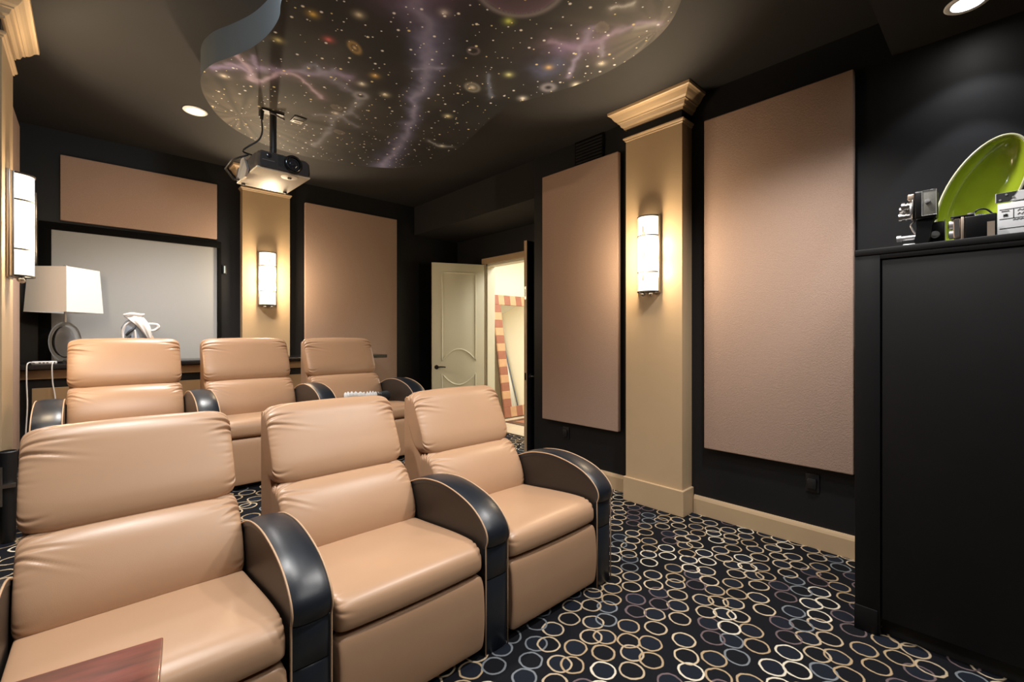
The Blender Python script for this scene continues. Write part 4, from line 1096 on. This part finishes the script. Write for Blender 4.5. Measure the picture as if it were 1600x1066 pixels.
# green platter standing upright
def platter():
    t = thing('platter', 'large glossy lime green oval platter standing upright on the cabinet', 'platter', (2.90, 0.075, CH))
    ro = math.radians(24); a, b = 0.25, 0.118; zc = 0.2335
    bm = bmesh.new(); n = 72
    def ring(s, dx):
        return [bm.verts.new((dx, -s*a*math.cos(th)*math.sin(ro)+s*b*math.sin(th)*math.cos(ro), zc+s*a*math.cos(th)*math.cos(ro)+s*b*math.sin(th)*math.sin(ro))) for th in np.linspace(0, 2*PI, n, endpoint=False)]
    rs = [ring(s, d) for s, d in ((0.02, 0.085), (0.35, 0.083), (0.58, 0.076), (0.74, 0.062), (0.87, 0.040), (0.94, 0.020), (0.975, 0.004))]
    for p, q in zip(rs, rs[1:]):
        for k in range(n): bm.faces.new((p[k], p[(k+1) % n], q[(k+1) % n], q[k]))
    bm.faces.new(rs[0])
    rb = [ring(s, d) for s, d in ((0.985, 0.012), (0.95, 0.032), (0.88, 0.054), (0.75, 0.076), (0.58, 0.089), (0.02, 0.096))]
    for p, q in zip([rs[-1]]+rb, rb):
        for k in range(n): bm.faces.new((p[k], p[(k+1) % n], q[(k+1) % n], q[k]))
    bm.faces.new(rb[-1])
    link('dish', bm, M['green'], t, smooth='all')
    bm = bmesh.new()
    tube(bm, [(0.010, -0.985*a*math.cos(th)*math.sin(ro)+0.985*b*math.sin(th)*math.cos(ro), zc+0.985*a*math.cos(th)*math.cos(ro)+0.985*b*math.sin(th)*math.sin(ro)) for th in np.linspace(0, 2*PI, n, endpoint=False)], 0.0055, 8, closed=True)
    o = link('rim', bm, M['rim'], t, smooth='all'); o['label'] = 'pale cream rim'
    return t


platter()

# cine camera with pistol grip; lenses point to +y (left in the picture)
roty = Matrix.Rotation(-PI/2, 4, 'X')
def ycyl(bm, x, y0, y1, z, r, seg=18, r1=None): cyl(bm, (x, y0, z), (x, y1, z), r, seg, r1)
t = thing('cine_camera', 'vintage cine camera with three turret lenses and pistol grip on the cabinet', 'camera', (2.775, 0.262, CH))
boxm('body', (-0.035, 0.045, -0.058, 0.020, 0.118, 0.247), M['camera_black'], t, 0.010, 3)
boxm('side_door', (-0.040, -0.034, -0.057, -0.010, 0.130, 0.241), M['cine_grey'], t, 0.002)
bm = bmesh.new(); tube(bm, [(-0.041, -0.010, 0.130), (-0.041, -0.010, 0.241), (-0.041, -0.057, 0.241), (-0.041, -0.057, 0.130)], 0.0016, 6, closed=True); link('door_edge', bm, M['chrome'], t)
bm = bmesh.new(); cyl(bm, (-0.040, -0.028, 0.192), (-0.050, -0.028, 0.192), 0.009, 16); cyl(bm, (-0.050, -0.028, 0.192), (-0.053, -0.028, 0.192), 0.005, 12); link('winding_key', bm, M['chrome'], t, smooth=40)
boxm('front_plate', (-0.034, 0.040, 0.020, 0.027, 0.122, 0.212), M['nickel'], t, 0.004)
boxm('viewfinder', (-0.024, 0.030, 0.010, 0.042, 0.213, 0.240), M['tan_metal'], t, 0.004)
bm = bmesh.new(); cyl(bm, (0.002, 0.026, 0.165), (0.002, 0.032, 0.165), 0.043, 28); link('turret', bm, M['chrome'], t, smooth=40)
for k, (x, z) in enumerate(((-0.020, 0.186), (0.024, 0.178), (-0.004, 0.143))):
    L_ = (0.018, 0.030, 0.030)[k]
    bm = bmesh.new(); ycyl(bm, x, 0.032, 0.032+L_, z, 0.015); ycyl(bm, x, 0.032+L_, 0.044+L_, z, 0.019); ycyl(bm, x, 0.032+L_*0.4, 0.032+L_*0.6, z, 0.018)
    o = link('lens_barrel', bm, M['nickel'], t, smooth=40)
    bm = bmesh.new(); ycyl(bm, x, 0.0435+L_, 0.0455+L_, z, 0.015); link('lens_glass', bm, M['lens_glass'], o, smooth=40)
bm = bmesh.new(); prism(bm, [(0.012, 0.1175), (-0.052, 0.1175), (-0.040, 0.10), (-0.030, 0.02), (-0.028, 0.0), (0.018, 0.0), (0.020, 0.02), (0.006, 0.08), (0.008, 0.11)], 'x', -0.022, 0.024)
bmesh.ops.bevel(bm, geom=list(bm.edges), offset=0.004, segments=2, affect='EDGES'); link('pistol_grip', bm, M['camera_black'], t, smooth=40)
bm = bmesh.new(); tube(bm, catmull([(0.0, 0.02, 0.117), (0.0, 0.032, 0.10), (0.0, 0.022, 0.07), (0.0, 0.015, 0.06)], 5, False), 0.004, 8); link('trigger', bm, M['chrome'], t, smooth='all')
bm = bmesh.new(); ycyl(bm, 0.0, 0.012, 0.066, 0.045, 0.011); ycyl(bm, 0.0, 0.066, 0.082, 0.045, 0.015); link('meter_tube', bm, M['chrome'], t, smooth=40)
boxm('base_clip', (-0.02, 0.02, 0.010, 0.060, 0.0, 0.016), M['chrome'], t, 0.005)
# small dark film camera behind the grip
t = thing('film_camera', 'small black film camera with round dial behind the pistol grip', 'camera', (2.855, 0.220, CH))
boxm('body', (-0.022, 0.03, -0.034, 0.03, 0.0, 0.115), M['camera_black'], t, 0.006, 2)
boxm('edge_trim', (-0.024, 0.032, -0.037, -0.034, 0.0, 0.118), M['chrome'], t)
bm = bmesh.new(); cyl(bm, (-0.022, -0.004, 0.055), (-0.030, -0.004, 0.055), 0.016, 20); cyl(bm, (-0.030, -0.004, 0.055), (-0.034, -0.004, 0.055), 0.008, 16); link('dial', bm, M['chrome'], t, smooth=40)

# box camera
t = thing('box_camera', 'vintage black box camera with twin round lenses in front of the green platter', 'camera', (2.765, 0.088, CH))
boxm('body', (-0.038, 0.045, -0.066, 0.030, 0.0, 0.100), M['camera_black'], t, 0.006, 3)
boxm('front_plate', (-0.040, 0.047, 0.030, 0.040, 0.0, 0.100), M['tan_metal'], t, 0.003)
boxm('lens_block', (-0.030, 0.036, 0.040, 0.064, 0.012, 0.100), M['tan_metal'], t, 0.006, 3)
boxm('side_face', (-0.0395, -0.0385, 0.044, 0.060, 0.02, 0.092), M['nickel'], t)
bm = bmesh.new(); cyl(bm, (-0.030, 0.052, 0.040), (-0.036, 0.052, 0.040), 0.008, 14); cyl(bm, (-0.030, 0.052, 0.074), (-0.033, 0.052, 0.074), 0.004, 12); link('shutter_button', bm, M['camera_black'], t, smooth=40)
for z in (0.035, 0.076):
    bm = bmesh.new(); ycyl(bm, 0.0, 0.064, 0.078, z, 0.019, 22); o = link('lens_ring', bm, M['chrome'], t, smooth=40)
    bm = bmesh.new(); ycyl(bm, 0.0, 0.0775, 0.0805, z, 0.013, 18); link('lens_glass', bm, M['lens_glass'], o, smooth=40)
boxm('hood', (-0.036, 0.043, 0.000, 0.072, 0.100, 0.108), M['camera_black'], t, 0.003)
bm = bmesh.new(); cyl(bm, (0.0, 0.010, 0.106), (0.0, 0.010, 0.118), 0.012, 16); cyl(bm, (0.02, -0.015, 0.100), (0.02, -0.015, 0.112), 0.009, 14); link('winder_knob', bm, M['chrome'], t, smooth=40)
bm = bmesh.new(); tube(bm, catmull([(0.0, 0.006, 0.108), (0.0, -0.010, 0.128), (0.0, -0.035, 0.125), (0.0, -0.055, 0.100)], 6, False), 0.0035, 8); link('carry_strap', bm, M['camera_black'], t, smooth='all')
boxm('name_plate', (-0.0395, -0.0378, -0.060, -0.038, 0.004, 0.066), M['tan_metal'], t)

# clapperboard
t = thing('clapperboard', 'white film clapperboard with black striped stick at the right edge of the cabinet top', 'clapperboard', (2.845, 0.022, CH), math.radians(-4))
CL = 0.36
boxm('slate', (0.0, 0.012, -CL, 0.0, 0.0, 0.155), M['clap_white'], t, 0.002)
bm = bmesh.new(); box(bm, 0.0, 0.012, -CL, 0.006, 0.160, 0.200, 0.002); stick = link('clap_stick', bm, M['clap_white'], t)
for k in range(5):
    y = 0.004-0.078*k
    bm = bmesh.new(); prism(bm, [(y, 0.161), (y-0.040, 0.161), (y-0.062, 0.199), (y-0.022 if k else y, 0.199)], 'x', -0.0012, 0.0002); link('stripe', bm, M['ink'], stick)
bm = bmesh.new(); cyl(bm, (-0.003, -0.008, 0.170), (0.0, -0.008, 0.170), 0.004, 10); cyl(bm, (-0.003, -0.026, 0.190), (0.0, -0.026, 0.190), 0.004, 10); cyl(bm, (-0.003, -0.046, 0.176), (0.0, -0.046, 0.176), 0.004, 10)
link('rivet', bm, M['chrome'], stick, smooth=40)
for z in (0.128, 0.088, 0.048):
    boxm('ruled_line', (-0.0008, 0.0002, -CL+0.008, -0.006, z-0.0012, z+0.0012), M['ink'], t)
boxm('ruled_line', (-0.0008, 0.0002, -0.048, -0.0456, 0.088, 0.128), M['ink'], t)
rs = random.Random(4)
def scribble(y0, y1, z, h, nm='handwriting'):
    bm = bmesh.new(); n = 16
    tube(bm, [(-0.0006, y0+(y1-y0)*k/n, z+h*(0.5 if k % 2 else -0.5)*rs.uniform(0.5, 1)) for k in range(n+1)], 0.0012, 5); link(nm, bm, M['ink'], t)
scribble(-0.012, -0.034, 0.121, 0.004); scribble(-0.058, -0.16, 0.119, 0.007); scribble(-0.058, -0.15, 0.104, 0.009); scribble(-0.045, -0.13, 0.081, 0.005); scribble(-0.018, -0.030, 0.103, 0.013)

# ------------------------------------------------------------------ foreground table
t = thing('side_table', 'dark red mahogany table whose corner shows at the bottom left', 'table', (0.124, 1.312, 0.0), math.radians(-7.5))
boxm('table_top', (-0.46, 0.0, -0.62, 0.0, 0.672, 0.70), M['mahogany'], t, 0.003)
boxm('apron', (-0.43, -0.03, -0.59, -0.03, 0.60, 0.672), M['mahogany'], t)
for x in (-0.42, -0.06):
    for y in (-0.58, -0.06):
        bm = bmesh.new(); tube(bm, [(x+0.01, y-0.0, 0.0), (x+0.01, y, 0.60)], [0.018, 0.026], 8); link('leg', bm, M['mahogany'], t)

# dark round bin with a metal bracket by the left wall
t = thing('waste_bin', 'dark round bin with a metal bracket beside the left armrest of the back row', 'bin', (-0.312, 3.53, 0.316))
bm = bmesh.new(); lathe(bm, [(0.026, 0.0), (0.029, 0.01), (0.034, 0.45), (0.036, 0.47), (0.031, 0.475), (0.027, 0.10), (0.004, 0.10)], seg=28); link('bucket', bm, M['black_plastic'], t, smooth=40)
bm = bmesh.new(); box(bm, -0.024, -0.016, -0.046, -0.036, 0.20, 0.40); box(bm, -0.024, 0.030, -0.044, -0.026, 0.29, 0.31); link('bracket', bm, M['nickel'], t)
